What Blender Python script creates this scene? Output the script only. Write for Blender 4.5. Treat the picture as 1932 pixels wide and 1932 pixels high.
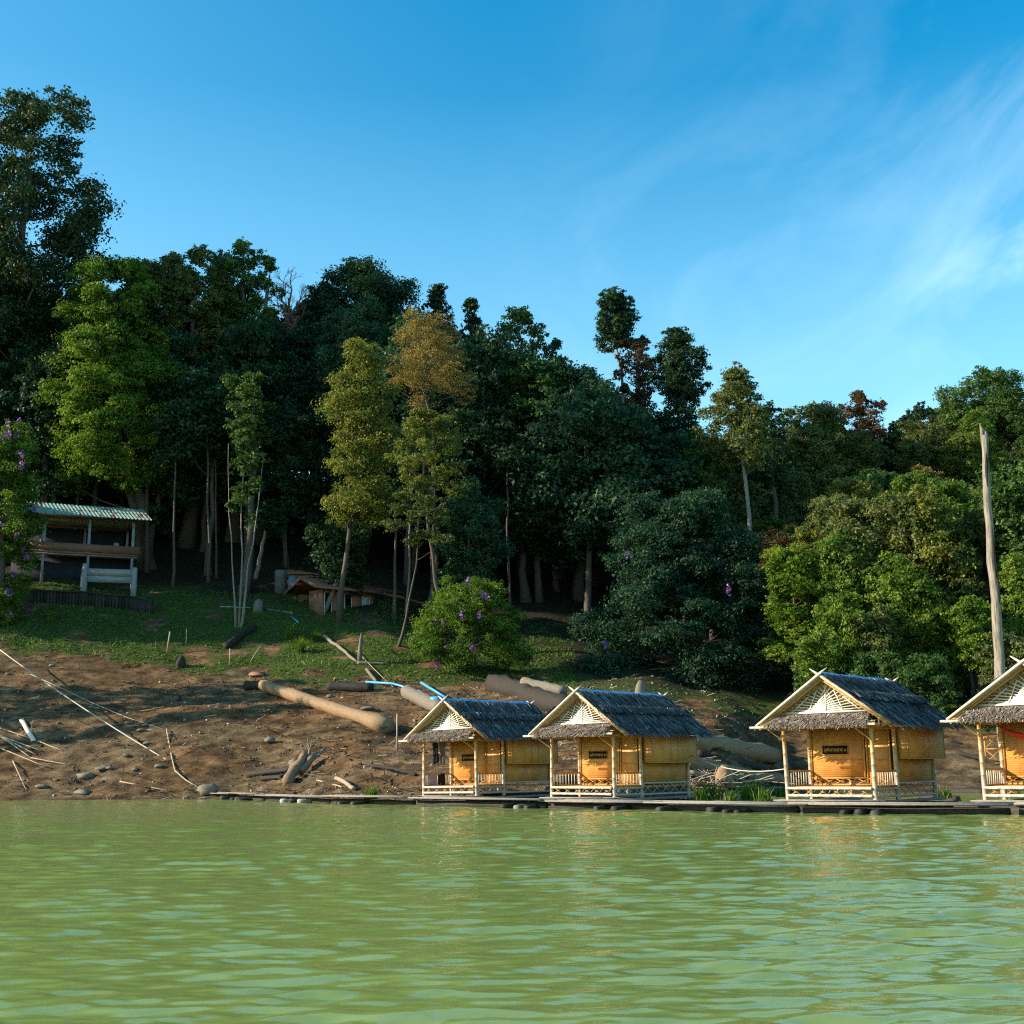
import bpy, math, random
import numpy as np
from mathutils import Matrix, Vector

# ------------------------------------------------------------------ scene, camera, light
for o in list(bpy.data.objects):
    bpy.data.objects.remove(o)
scene = bpy.context.scene
COL = scene.collection
PXF, PITCH, ROLL, HCAM = 2362.6, math.atan((1447.2 - 966) / 2362.6), 0.013, 1.62
cp, sp = math.cos(PITCH), math.sin(PITCH)
R0, U0, F0 = np.array([1., 0, 0]), np.array([0, -sp, cp]), np.array([0, cp, sp])
RV = R0 * math.cos(ROLL) - U0 * math.sin(ROLL)
UV = R0 * math.sin(ROLL) + U0 * math.cos(ROLL)
cam = bpy.data.cameras.new('camera')
cam.sensor_width = 36.0
cam.lens = 36.0 * PXF / 1932.0
cam.clip_end = 3000
camo = bpy.data.objects.new('camera', cam)
COL.objects.link(camo)
M = Matrix(((RV[0], UV[0], -F0[0], 0), (RV[1], UV[1], -F0[1], 0), (RV[2], UV[2], -F0[2], HCAM), (0, 0, 0, 1)))
camo.matrix_world = M
scene.camera = camo

SUN_EL, SUN_B = math.radians(23.5), math.radians(-8)      # the sun stands to the left, a little on the camera's side
sdir = Vector((-math.cos(SUN_EL) * math.cos(SUN_B), math.cos(SUN_EL) * math.sin(SUN_B), math.sin(SUN_EL)))
sun = bpy.data.lights.new('sun', 'SUN')
sun.energy = 5.0
sun.angle = math.radians(0.5)
sun.color = (1.0, 0.86, 0.66)
suno = bpy.data.objects.new('sun', sun)
COL.objects.link(suno)
suno.rotation_euler = sdir.to_track_quat('Z', 'Y').to_euler()

scene.view_settings.view_transform = 'Standard'
scene.view_settings.look = 'None'
scene.view_settings.gamma = 1.0
scene.view_settings.exposure = 0.95
scene.cycles.use_denoising = False
try:
    scene.cycles.denoiser = 'OPENIMAGEDENOISE'
except Exception:
    pass
scene.cycles.filter_width = 1.15
scene.cycles.max_bounces = 6
scene.cycles.diffuse_bounces = 3
scene.cycles.glossy_bounces = 3
scene.cycles.transmission_bounces = 4
scene.cycles.transparent_max_bounces = 4
scene.cycles.caustics_reflective = False
scene.cycles.sample_clamp_indirect = 3.0

world = bpy.data.worlds.new('World')
scene.world = world
world.use_nodes = True
wt = world.node_tree
for n in list(wt.nodes):
    wt.nodes.remove(n)


class NT:
    """short-hand for building node trees"""
    def __init__(s, nt):
        s.nt = nt

    def n(s, typ, **kw):
        nd = s.nt.nodes.new(typ)
        for k, v in kw.items():
            if k.startswith('i_'):
                key = k[2:].replace('_', ' ')
                nd.inputs[key].default_value = v
            else:
                setattr(nd, k, v)
        return nd

    def l(s, a, b):
        s.nt.links.new(a, b)

    def math(s, op, a, b=None, c=None, clamp=False):
        nd = s.nt.nodes.new('ShaderNodeMath')
        nd.operation = op
        nd.use_clamp = clamp
        for i, v in enumerate((a, b, c)):
            if v is None:
                continue
            if isinstance(v, (int, float)):
                nd.inputs[i].default_value = v
            else:
                s.l(v, nd.inputs[i])
        return nd.outputs[0]

    def mix(s, f, a, b, blend='MIX'):
        nd = s.nt.nodes.new('ShaderNodeMix')
        nd.data_type = 'RGBA'
        nd.blend_type = blend
        for sock, v in ((nd.inputs['Factor'], f), (nd.inputs[6], a), (nd.inputs[7], b)):
            if isinstance(v, (int, float)):
                sock.default_value = v
            elif isinstance(v, tuple):
                sock.default_value = v if len(v) == 4 else (*v, 1)
            else:
                s.l(v, sock)
        return nd.outputs[2]

    def noise(s, vec=None, scale=5, detail=4, rough=0.5, dist=0.0):
        nd = s.nt.nodes.new('ShaderNodeTexNoise')
        nd.inputs['Scale'].default_value = scale
        nd.inputs['Detail'].default_value = detail
        nd.inputs['Roughness'].default_value = rough
        nd.inputs['Distortion'].default_value = dist
        if vec is not None:
            s.l(vec, nd.inputs['Vector'])
        return nd.outputs['Fac']

    def ramp(s, fac, stops):
        nd = s.nt.nodes.new('ShaderNodeValToRGB')
        cr = nd.color_ramp
        while len(cr.elements) < len(stops):
            cr.elements.new(0.5)
        for e, (p, c) in zip(cr.elements, stops):
            e.position = p
            e.color = c if len(c) == 4 else (*c, 1)
        s.l(fac, nd.inputs[0])
        return nd.outputs[0]

    def mapping(s, vec, scale=(1, 1, 1), rot=(0, 0, 0), loc=(0, 0, 0)):
        nd = s.nt.nodes.new('ShaderNodeMapping')
        nd.inputs['Scale'].default_value = scale
        nd.inputs['Rotation'].default_value = rot
        nd.inputs['Location'].default_value = loc
        s.l(vec, nd.inputs['Vector'])
        return nd.outputs[0]


w = NT(wt)
sky = w.n('ShaderNodeTexSky', sky_type='NISHITA', sun_disc=False)
sky.sun_elevation = SUN_EL
sky.sun_rotation = math.atan2(sdir.x, sdir.y)
sky.air_density = 1.0
sky.dust_density = 0.35
sky.ozone_density = 2.2
hs = w.n('ShaderNodeHueSaturation')
hs.inputs['Hue'].default_value = 0.488
hs.inputs['Saturation'].default_value = 1.32
hs.inputs['Value'].default_value = 1.0
w.l(sky.outputs[0], hs.inputs['Color'])
tc = w.n('ShaderNodeTexCoord')
sx = w.n('ShaderNodeSeparateXYZ')
w.l(tc.outputs['Generated'], sx.inputs[0])
zc = w.math('MAXIMUM', sx.outputs[2], 0.05)
cu = w.math('DIVIDE', sx.outputs[0], zc)
cv = w.math('DIVIDE', sx.outputs[1], zc)
cx = w.n('ShaderNodeCombineXYZ')
w.l(cu, cx.inputs[0]); w.l(cv, cx.inputs[1])
m1 = w.mapping(cx.outputs[0], scale=(1.5, 0.55, 1), rot=(0, 0, 0.35), loc=(3.1, 1.7, 0))
n1 = w.noise(m1, scale=1.5, detail=9, rough=0.62, dist=0.7)
m2 = w.mapping(cx.outputs[0], scale=(0.8, 0.22, 1), rot=(0, 0, -0.12), loc=(0.35, 0.6, 0))
n2 = w.noise(m2, scale=1.0, detail=3, rough=0.5, dist=0.3)
wis = w.math('MULTIPLY', w.ramp(n1, [(0.42, (0, 0, 0)), (0.75, (1, 1, 1))]), w.ramp(n2, [(0.30, (0, 0, 0)), (0.74, (1, 1, 1))]))
az = w.math('DIVIDE', sx.outputs[0], w.math('MAXIMUM', sx.outputs[1], 0.05))
mk = w.ramp(w.math('ADD', w.math('MULTIPLY', az, 1.0), 0.35), [(0.32, (0, 0, 0)), (0.80, (1, 1, 1))])
low_ = w.ramp(sx.outputs[2], [(0.18, (0.9, 0.9, 0.9)), (0.36, (1, 1, 1)), (0.50, (0.35, 0.35, 0.35))])
cl = w.math('MULTIPLY', w.math('MULTIPLY', w.math('MULTIPLY', wis, mk), low_), 1.05, clamp=True)
# thin even veil that lightens the air low over the hills and towards the sun
hz = w.ramp(sx.outputs[2], [(0.05, (1, 1, 1)), (0.5, (0, 0, 0))])
azl = w.ramp(w.math('MULTIPLY', w.math('ADD', az, 0.5), 1.0), [(0.0, (1, 1, 1)), (0.62, (0, 0, 0))])
veil = w.math('ADD', w.math('MULTIPLY', hz, 0.42), w.math('MULTIPLY', azl, 0.05), clamp=True)
# deeper, purer blue high up and away from the sun
deep = w.math('MULTIPLY', w.ramp(sx.outputs[2], [(0.30, (0, 0, 0)), (0.56, (1, 1, 1))]), w.math('SUBTRACT', 1.0, w.math('MULTIPLY', azl, 0.6)))
c0 = w.mix(deep, w.mix(1.0, hs.outputs[0], (1.0, 1.10, 1.0), 'MULTIPLY'), w.mix(1.0, hs.outputs[0], (0.0, 0.92, 1.0), 'MULTIPLY'))
c1 = w.mix(veil, c0, (3.0, 5.4, 6.7))
c2 = w.mix(cl, c1, (4.6, 6.0, 6.8))
bg = w.n('ShaderNodeBackground')
bg.inputs['Strength'].default_value = 0.136
w.l(c2, bg.inputs['Color'])
wo = w.n('ShaderNodeOutputWorld')
w.l(bg.outputs[0], wo.inputs[0])


# ------------------------------------------------------------------ pixel helpers (measured on the photo, 1932 px wide)
def ray(px, py):
    d = RV * ((px - 966) / PXF) + UV * (-(py - 966) / PXF) + F0
    return d


def atY(px, py, Y):
    d = ray(px, py)
    t = Y / d[1]
    return np.array([d[0] * t, Y, HCAM + d[2] * t])


def atZ(px, py, z):
    d = ray(px, py)
    t = (z - HCAM) / d[2]
    return np.array([d[0] * t, d[1] * t, z])


def proj(P):
    P = np.asarray(P, float) - np.array([0, 0, HCAM])
    a, b, c = P @ RV, P @ UV, P @ F0
    return 966 + PXF * a / c, 966 - PXF * b / c


# ------------------------------------------------------------------ numpy value noise
def vnoise(x, y, seed=0):
    xi, yi = np.floor(x).astype(np.int64), np.floor(y).astype(np.int64)
    xf, yf = x - xi, y - yi
    u, v = xf * xf * (3 - 2 * xf), yf * yf * (3 - 2 * yf)

    def h(a, b):
        n = (a * 374761393 + b * 668265263 + seed * 1442695041) & 0xffffffff
        n = ((n ^ (n >> 13)) * 1274126177) & 0xffffffff
        return ((n ^ (n >> 16)) & 0xffff) / 65535.0
    return (h(xi, yi) * (1 - u) + h(xi + 1, yi) * u) * (1 - v) + (h(xi, yi + 1) * (1 - u) + h(xi + 1, yi + 1) * u) * v


def fbm(x, y, seed=0, oct=4):
    s, a, t = 0, 1, 0
    for i in range(oct):
        s = s + a * vnoise(x * 2 ** i, y * 2 ** i, seed + i * 17)
        t += a
        a *= 0.5
    return s / t


# ------------------------------------------------------------------ mesh builder
class MB:
    def __init__(s):
        s.v, s.q, s.t, s.tone, s.nv = [], [], [], [], 0
        s.ttone = []

    def quads(s, V, tone=0.5):
        V = np.asarray(V, float)
        n = len(V)
        s.v.append(V.reshape(-1, 3))
        s.q.append(np.arange(n * 4).reshape(n, 4) + s.nv)
        s.tone.append(np.broadcast_to(np.asarray(tone, float), (n,)).copy())
        s.nv += n * 4

    def mesh(s, verts, quads, tone=0.5):
        verts = np.asarray(verts, float)
        quads = np.asarray(quads, int)
        s.v.append(verts)
        s.q.append(quads + s.nv)
        s.tone.append(np.broadcast_to(np.asarray(tone, float), (len(quads),)).copy())
        s.nv += len(verts)

    def box(s, c, half, R=None, tone=0.5):
        sg = np.array([[-1, -1, -1], [1, -1, -1], [1, 1, -1], [-1, 1, -1], [-1, -1, 1], [1, -1, 1], [1, 1, 1], [-1, 1, 1]], float)
        v = sg * np.asarray(half, float)
        if R is not None:
            v = v @ np.asarray(R).T
        v = v + np.asarray(c, float)
        s.mesh(v, [[0, 3, 2, 1], [4, 5, 6, 7], [0, 1, 5, 4], [1, 2, 6, 5], [2, 3, 7, 6], [3, 0, 4, 7]], tone)

    def bar(s, a, b, wd, th, up=(0, 0, 1), tone=0.5):
        """a flat board from a to b, width wd across, thickness th along 'up'"""
        a, b = np.asarray(a, float), np.asarray(b, float)
        d = b - a
        L = np.linalg.norm(d)
        d = d / L
        up = np.asarray(up, float)
        x = np.cross(d, up)
        x /= np.linalg.norm(x)
        z = np.cross(x, d)
        s.box((a + b) / 2, (wd / 2, L / 2, th / 2), np.stack([x, d, z], 1), tone)

    def tube(s, pts, rad, n=8, tone=0.5, caps=True, wob=0.0, rng=None):
        pts = np.asarray(pts, float)
        k = len(pts)
        rad = np.broadcast_to(np.asarray(rad, float), (k,))
        tg = np.gradient(pts, axis=0)
        tg /= np.linalg.norm(tg, axis=1)[:, None] + 1e-9
        ref = np.array([0, 0, 1.]) if abs(tg[0][2]) < 0.9 else np.array([1., 0, 0])
        u = np.cross(tg[0], ref)
        u /= np.linalg.norm(u)
        rings = []
        an = np.arange(n) * 2 * np.pi / n
        for i in range(k):
            u = u - tg[i] * (u @ tg[i])
            u /= np.linalg.norm(u) + 1e-9
            w_ = np.cross(tg[i], u)
            r = rad[i]
            if wob and rng is not None:
                r = rad[i] * (1 + wob * rng.standard_normal(n))[:, None]
            rings.append(pts[i] + (np.cos(an)[:, None] * u + np.sin(an)[:, None] * w_) * r)
        v = np.concatenate(rings)
        f = []
        for i in range(k - 1):
            for j in range(n):
                f.append([i * n + j, i * n + (j + 1) % n, (i + 1) * n + (j + 1) % n, (i + 1) * n + j])
        if caps:
            for base, c in ((0, pts[0]), ((k - 1) * n, pts[-1])):
                v = np.vstack([v, c])
                ci = len(v) - 1
                for j in range(0, n, 2):
                    q = [base + j, base + (j + 1) % n, base + (j + 2) % n, ci]
                    f.append(q[::-1] if base == 0 else q)
        s.mesh(v, f, tone)

    def build(s, name, mat, parent=None, smooth=False, M_=None):
        me = bpy.data.meshes.new(name)
        V = np.concatenate(s.v)
        Q = np.concatenate(s.q)
        me.vertices.add(len(V))
        me.vertices.foreach_set('co', V.astype(np.float32).ravel())
        me.loops.add(Q.size)
        me.loops.foreach_set('vertex_index', Q.astype(np.int32).ravel())
        me.polygons.add(len(Q))
        me.polygons.foreach_set('loop_start', np.arange(0, Q.size, 4, dtype=np.int32))
        at = me.attributes.new('tone', 'FLOAT', 'FACE')
        at.data.foreach_set('value', np.concatenate(s.tone).astype(np.float32))
        if smooth:
            me.polygons.foreach_set('use_smooth', np.ones(len(Q), bool))
        me.update(calc_edges=True)
        me.validate()
        if mat is not None:
            me.materials.append(mat)
        o = bpy.data.objects.new(name, me)
        COL.objects.link(o)
        if parent is not None:
            o.parent = parent
        return o


def tag(o, label, cat, group=None):
    o['label'] = label
    o['category'] = cat
    if group:
        o['group'] = group
    return o


def empty(name, loc, label, cat, group=None, rz=0.0):
    o = bpy.data.objects.new(name, None)
    o.empty_display_size = 0.3
    COL.objects.link(o)
    o.location = [float(a) for a in loc]
    o.rotation_euler = (0, 0, rz)
    return tag(o, label, cat, group)


# ------------------------------------------------------------------ materials
def newmat(name):
    m = bpy.data.materials.new(name)
    m.use_nodes = True
    nt = m.node_tree
    for n in list(nt.nodes):
        nt.nodes.remove(n)
    t = NT(nt)
    out = t.n('ShaderNodeOutputMaterial')
    return m, t, out


def lin(r, g, b):
    f = lambda c: ((c / 255 + 0.055) / 1.055) ** 2.4 if c > 10 else c / 255 / 12.92
    return (f(r), f(g), f(b))


def surf(name, c1, c2, scale=(1, 1, 1), nscale=6, rough=0.7, bump=0.3, bdist=0.02, tone=0.35, c3=None, detail=5, spec=0.3):
    """two-colour weathered surface: stretched noise plus the per-face tone"""
    m, t, out = newmat(name)
    p = t.n('ShaderNodeBsdfPrincipled')
    p.inputs['Roughness'].default_value = rough
    p.inputs['Specular IOR Level'].default_value = spec
    tcn = t.n('ShaderNodeTexCoord')
    mv = t.mapping(tcn.outputs['Object'], scale=scale)
    nz = t.noise(mv, scale=nscale, detail=detail, rough=0.6)
    at = t.n('ShaderNodeAttribute', attribute_name='tone')
    f = t.math('ADD', t.math('MULTIPLY', nz, 1 - tone), t.math('MULTIPLY', at.outputs['Fac'], tone))
    stops = [(0.3, c1), (0.68, c2)]
    if c3:
        stops.append((0.85, c3))
    col = t.ramp(f, stops)
    t.l(col, p.inputs['Base Color'])
    if bump:
        b = t.n('ShaderNodeBump')
        b.inputs['Strength'].default_value = bump
        b.inputs['Distance'].default_value = bdist
        t.l(nz, b.inputs['Height'])
        t.l(b.outputs[0], p.inputs['Normal'])
    t.l(p.outputs[0], out.inputs[0])
    return m


def leafmat(name, stops, trans=0.28, tcol=1.6, rough=0.5):
    m, t, out = newmat(name)
    at = t.n('ShaderNodeAttribute', attribute_name='tone')
    oi = t.n('ShaderNodeObjectInfo')
    f = t.math('ADD', at.outputs['Fac'], t.math('MULTIPLY', t.math('SUBTRACT', oi.outputs['Random'], 0.5), 0.22))
    col = t.ramp(f, stops)
    p = t.n('ShaderNodeBsdfPrincipled')
    p.inputs['Roughness'].default_value = rough
    p.inputs['Specular IOR Level'].default_value = 0.16
    t.l(col, p.inputs['Base Color'])
    tr = t.n('ShaderNodeBsdfTranslucent')
    tcn = t.mix(1.0, col, (tcol, tcol * 1.05, tcol * 0.5), 'MULTIPLY')
    t.l(tcn, tr.inputs['Color'])
    mx = t.n('ShaderNodeMixShader')
    mx.inputs[0].default_value = trans
    t.l(p.outputs[0], mx.inputs[1]); t.l(tr.outputs[0], mx.inputs[2])
    t.l(mx.outputs[0], out.inputs[0])
    return m


MAT = {}
MAT['bamboo'] = surf('fresh_bamboo', (0.32, 0.145, 0.030), (0.58, 0.31, 0.08), (6, 6, 0.8), 5, 0.45, 0.1, 0.01, 0.5)
MAT['pale'] = surf('weathered_bamboo', (0.34, 0.275, 0.205), (0.60, 0.51, 0.40), (5, 5, 0.8), 5, 0.5, 0.15, 0.01, 0.5)
MAT['post'] = None
MAT['lattice'] = surf('white_bamboo_strip', (0.58, 0.52, 0.43), (0.84, 0.77, 0.66), (4, 4, 4), 8, 0.6, 0.1, 0.005, 0.5)
MAT['thatch'] = surf('grey_thatch', (0.034, 0.031, 0.028), (0.155, 0.143, 0.130), (3, 3, 3), 4, 0.7, 0.2, 0.02, 0.8, c3=(0.52, 0.49, 0.45), spec=0.25)
MAT['thatchf'] = surf('front_thatch', (0.11, 0.082, 0.062), (0.33, 0.27, 0.215), (3, 3, 3), 4, 0.8, 0.2, 0.02, 0.75, c3=(0.55, 0.48, 0.40))
MAT['under'] = surf('dry_palm_leaf', (0.26, 0.17, 0.075), (0.55, 0.42, 0.24), (1, 8, 8), 4, 0.8, 0.2, 0.02, 0.5)
MAT['blue'] = surf('blue_sheet', (0.05, 0.30, 0.60), (0.10, 0.42, 0.76), (2, 2, 2), 4, 0.35, 0.05, 0.01, 0.3)
MAT['darkwood'] = surf('dark_wet_wood', (0.012, 0.010, 0.008), (0.06, 0.05, 0.04), (2, 2, 2), 6, 0.7, 0.4, 0.03)
MAT['raftwood'] = surf('grey_weathered_wood', (0.10, 0.085, 0.07), (0.34, 0.30, 0.26), (1.2, 1.2, 6), 6, 0.8, 0.4, 0.02, 0.4, c3=(0.5, 0.46, 0.42))
MAT['logtan'] = surf('tan_log', (0.10, 0.06, 0.032), (0.36, 0.235, 0.13), (0.6, 4, 4), 3, 0.75, 0.5, 0.05, 0.4)
MAT['logdark'] = surf('burnt_log', (0.008, 0.007, 0.006), (0.05, 0.04, 0.033), (0.7, 3, 3), 4, 0.8, 0.6, 0.06)
MAT['loggrey'] = surf('grey_log', (0.07, 0.058, 0.044), (0.26, 0.22, 0.17), (0.7, 4, 4), 4, 0.8, 0.5, 0.05)
MAT['stick'] = surf('pale_stick', (0.22, 0.165, 0.105), (0.44, 0.355, 0.255), (3, 3, 3), 4, 0.7, 0.1, 0.01)
MAT['rope'] = surf('white_rope', (0.34, 0.30, 0.25), (0.52, 0.47, 0.40), (8, 8, 8), 8, 0.9, 0.1, 0.01)
MAT['rock'] = surf('pale_rock', (0.09, 0.078, 0.058), (0.23, 0.205, 0.16), (2, 2, 2), 4, 0.85, 0.5, 0.05)
MAT['bark'] = surf('brown_bark', (0.045, 0.034, 0.024), (0.13, 0.10, 0.075), (3, 3, 0.7), 4, 0.85, 0.6, 0.05)
MAT['barkpale'] = surf('pale_bark', (0.11, 0.09, 0.07), (0.30, 0.26, 0.21), (3, 3, 0.7), 4, 0.8, 0.5, 0.04)
MAT['cloth_black'] = surf('black_cloth', (0.008, 0.008, 0.010), (0.02, 0.02, 0.024), (2, 2, 2), 5, 0.9, 0.1, 0.01)
MAT['cloth_grey'] = surf('grey_pink_cloth', (0.20, 0.21, 0.25), (0.42, 0.33, 0.34), (1.2, 1.2, 1.2), 4, 0.9, 0.1, 0.01)
MAT['cloth_print'] = surf('brown_print_cloth', (0.03, 0.018, 0.014), (0.25, 0.17, 0.13), (6, 6, 3), 4, 0.9, 0.1, 0.01)
MAT['red'] = surf('red_cloth', (0.45, 0.02, 0.015), (0.6, 0.04, 0.03), (2, 2, 2), 4, 0.8, 0.1, 0.01)
MAT['white'] = surf('white_paint', (0.14, 0.15, 0.15), (0.40, 0.41, 0.41), (1, 1, 1), 3, 0.6, 0.1, 0.01)
MAT['signwood'] = surf('grey_painted_board', (0.17, 0.18, 0.19), (0.36, 0.37, 0.38), (0.6, 0.6, 5), 4, 0.8, 0.3, 0.02)
MAT['board'] = surf('brown_board', (0.17, 0.075, 0.045), (0.30, 0.15, 0.09), (0.5, 0.5, 9), 4, 0.7, 0.2, 0.01)
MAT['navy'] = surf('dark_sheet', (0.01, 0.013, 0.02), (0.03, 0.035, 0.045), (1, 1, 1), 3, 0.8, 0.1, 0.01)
MAT['redroof'] = surf('red_roof_tile', (0.12, 0.045, 0.035), (0.26, 0.10, 0.07), (6, 1, 1), 4, 0.7, 0.4, 0.03)
MAT['tank'] = surf('concrete_tank', (0.09, 0.085, 0.075), (0.18, 0.17, 0.15), (1, 1, 1), 3, 0.85, 0.2, 0.02)
MAT['bluetank'] = surf('blue_grey_tank', (0.06, 0.11, 0.15), (0.12, 0.19, 0.24), (1, 1, 1), 3, 0.6, 0.1, 0.02)
MAT['signblack'] = surf('black_sign', (0.008, 0.004, 0.003), (0.016, 0.009, 0.007), (2, 2, 2), 4, 0.6, 0, 0.01)
MAT['gold'] = surf('yellow_paint', (0.50, 0.36, 0.05), (0.65, 0.5, 0.1), (2, 2, 2), 4, 0.6, 0, 0.01)
MAT['paleyellow'] = surf('faded_yellow_paint', (0.50, 0.46, 0.22), (0.6, 0.55, 0.3), (2, 2, 2), 4, 0.7, 0, 0.01)
MAT['doorpale'] = surf('pale_blue_door', (0.26, 0.31, 0.34), (0.42, 0.47, 0.5), (1, 1, 1), 3, 0.6, 0.05, 0.01)


def woven(name, c1, c2, c3):
    """split-bamboo matting: fine horizontal strips, plaited, with darker and lighter ones"""
    m, t, out = newmat(name)
    p = t.n('ShaderNodeBsdfPrincipled')
    p.inputs['Roughness'].default_value = 0.5
    p.inputs['Specular IOR Level'].default_value = 0.35
    tcn = t.n('ShaderNodeTexCoord')
    o = tcn.outputs['Object']
    n1 = t.noise(t.mapping(o, scale=(0.9, 0.9, 22)), scale=2.2, detail=3)
    n2 = t.noise(t.mapping(o, scale=(1, 1, 1)), scale=1.3, detail=4)
    n3 = t.noise(t.mapping(o, scale=(5, 5, 16)), scale=2.0, detail=2)
    wv = t.n('ShaderNodeTexWave', wave_type='BANDS', bands_direction='Z')
    wv.inputs['Scale'].default_value = 4.2
    wv.inputs['Distortion'].default_value = 1.5
    wv.inputs['Detail'].default_value = 2
    t.l(o, wv.inputs['Vector'])
    f = t.math('ADD', t.math('ADD', t.math('MULTIPLY', n1, 0.28), t.math('MULTIPLY', n2, 0.47)), t.math('ADD', t.math('MULTIPLY', n3, 0.15), t.math('MULTIPLY', wv.outputs['Fac'], 0.10)))
    oi = t.n('ShaderNodeObjectInfo')
    f = t.math('ADD', f, t.math('MULTIPLY', t.math('SUBTRACT', oi.outputs['Random'], 0.5), 0.14))
    col = t.ramp(f, [(0.34, c1), (0.5, c2), (0.68, c3)])
    st = t.noise(t.mapping(o, scale=(1.1, 1.1, 0.45)), scale=2.4, detail=6, rough=0.65)
    col = t.mix(t.ramp(st, [(0.50, (0, 0, 0)), (0.72, (0.55, 0.55, 0.55))]), col, (0.26, 0.145, 0.055))
    t.l(col, p.inputs['Base Color'])
    b = t.n('ShaderNodeBump')
    b.inputs['Strength'].default_value = 0.25
    b.inputs['Distance'].default_value = 0.006
    t.l(wv.outputs['Fac'], b.inputs['Height'])
    t.l(b.outputs[0], p.inputs['Normal'])
    t.l(p.outputs[0], out.inputs[0])
    return m


MAT['woven'] = woven('woven_bamboo', (0.43, 0.180, 0.040), (0.58, 0.275, 0.070), (0.69, 0.39, 0.13))


def post_material():
    """bamboo pole: orange towards the top, grey lower down"""
    m, t, out = newmat('bamboo_pole')
    p = t.n('ShaderNodeBsdfPrincipled')
    p.inputs['Roughness'].default_value = 0.45
    tcn = t.n('ShaderNodeTexCoord')
    sp_ = t.n('ShaderNodeSeparateXYZ')
    t.l(tcn.outputs['Object'], sp_.inputs[0])
    n = t.noise(t.mapping(tcn.outputs['Object'], scale=(5, 5, 0.7)), scale=4, detail=4)
    g = t.math('ADD', t.math('MULTIPLY', sp_.outputs[2], 0.36), t.math('MULTIPLY', t.math('SUBTRACT', n, 0.5), 0.9))
    col = t.ramp(g, [(0.25, (0.44, 0.35, 0.25)), (0.62, (0.50, 0.33, 0.15)), (0.9, (0.50, 0.24, 0.05))])
    fr = t.math('FRACT', t.math('MULTIPLY', t.math('ADD', sp_.outputs[2], t.math('MULTIPLY', n, 0.02)), 2.6))
    ring = t.math('LESS_THAN', fr, 0.045)
    col2 = t.mix(t.math('MULTIPLY', ring, 0.55), col, (0.16, 0.10, 0.05))
    t.l(col2, p.inputs['Base Color'])
    t.l(p.outputs[0], out.inputs[0])
    return m


MAT['post'] = post_material()


def brick_material():
    m, t, out = newmat('red_brick')
    p = t.n('ShaderNodeBsdfPrincipled')
    p.inputs['Roughness'].default_value = 0.85
    tcn = t.n('ShaderNodeTexCoord')
    br = t.n('ShaderNodeTexBrick')
    br.inputs['Scale'].default_value = 4.5
    br.inputs['Color1'].default_value = (0.30, 0.11, 0.05, 1)
    br.inputs['Color2'].default_value = (0.22, 0.08, 0.04, 1)
    br.inputs['Mortar'].default_value = (0.2, 0.15, 0.11, 1)
    br.inputs['Mortar Size'].default_value = 0.012
    sx_ = t.n('ShaderNodeSeparateXYZ'); t.l(tcn.outputs['Object'], sx_.inputs[0])
    cb = t.n('ShaderNodeCombineXYZ')
    t.l(t.math('ADD', sx_.outputs[0], sx_.outputs[1]), cb.inputs[0]); t.l(sx_.outputs[2], cb.inputs[1])
    t.l(cb.outputs[0], br.inputs['Vector'])
    n = t.noise(tcn.outputs['Object'], scale=1.5, detail=4)
    c = t.mix(t.math('MULTIPLY', n, 0.6), br.outputs['Color'], (0.10, 0.055, 0.035))
    t.l(c, p.inputs['Base Color'])
    t.l(p.outputs[0], out.inputs[0])
    return m


MAT['brick'] = brick_material()


def tinroof_material():
    m, t, out = newmat('green_tin_roof')
    p = t.n('ShaderNodeBsdfPrincipled')
    p.inputs['Roughness'].default_value = 0.5
    p.inputs['Specular IOR Level'].default_value = 0.2
    tcn = t.n('ShaderNodeTexCoord')
    n = t.noise(t.mapping(tcn.outputs['Object'], scale=(1.3, 0.28, 0.28)), scale=1.35, detail=6, rough=0.6)
    n2 = t.noise(tcn.outputs['Object'], scale=2.5, detail=4)
    c = t.mix(n2, (0.20, 0.32, 0.28), (0.31, 0.44, 0.38))
    rust = t.ramp(n, [(0.585, (0, 0, 0)), (0.625, (1, 1, 1))])
    c = t.mix(rust, c, (0.17, 0.06, 0.035))
    t.l(c, p.inputs['Base Color'])
    t.l(p.outputs[0], out.inputs[0])
    return m


MAT['tin'] = tinroof_material()

G = lambda *a: [(p, c) for p, c in a]
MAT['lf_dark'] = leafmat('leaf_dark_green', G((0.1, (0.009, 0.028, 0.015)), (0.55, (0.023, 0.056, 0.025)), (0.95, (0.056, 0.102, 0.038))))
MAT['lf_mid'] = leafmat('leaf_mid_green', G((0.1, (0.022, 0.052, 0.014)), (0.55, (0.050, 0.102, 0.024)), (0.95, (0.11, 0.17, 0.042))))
MAT['lf_bright'] = leafmat('leaf_bright_green', G((0.1, (0.036, 0.080, 0.012)), (0.55, (0.094, 0.166, 0.019)), (0.95, (0.23, 0.28, 0.032))), 0.36)
MAT['lf_olive'] = leafmat('leaf_olive', G((0.1, (0.040, 0.060, 0.018)), (0.55, (0.095, 0.122, 0.034)), (0.95, (0.20, 0.19, 0.062))))
MAT['lf_yellow'] = leafmat('leaf_yellow_green', G((0.1, (0.055, 0.082, 0.017)), (0.55, (0.145, 0.160, 0.030)), (0.95, (0.31, 0.26, 0.045))))
MAT['lf_gold'] = leafmat('leaf_golden', G((0.1, (0.11, 0.085, 0.025)), (0.55, (0.22, 0.16, 0.045)), (0.95, (0.34, 0.25, 0.07))), 0.2)
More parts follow.
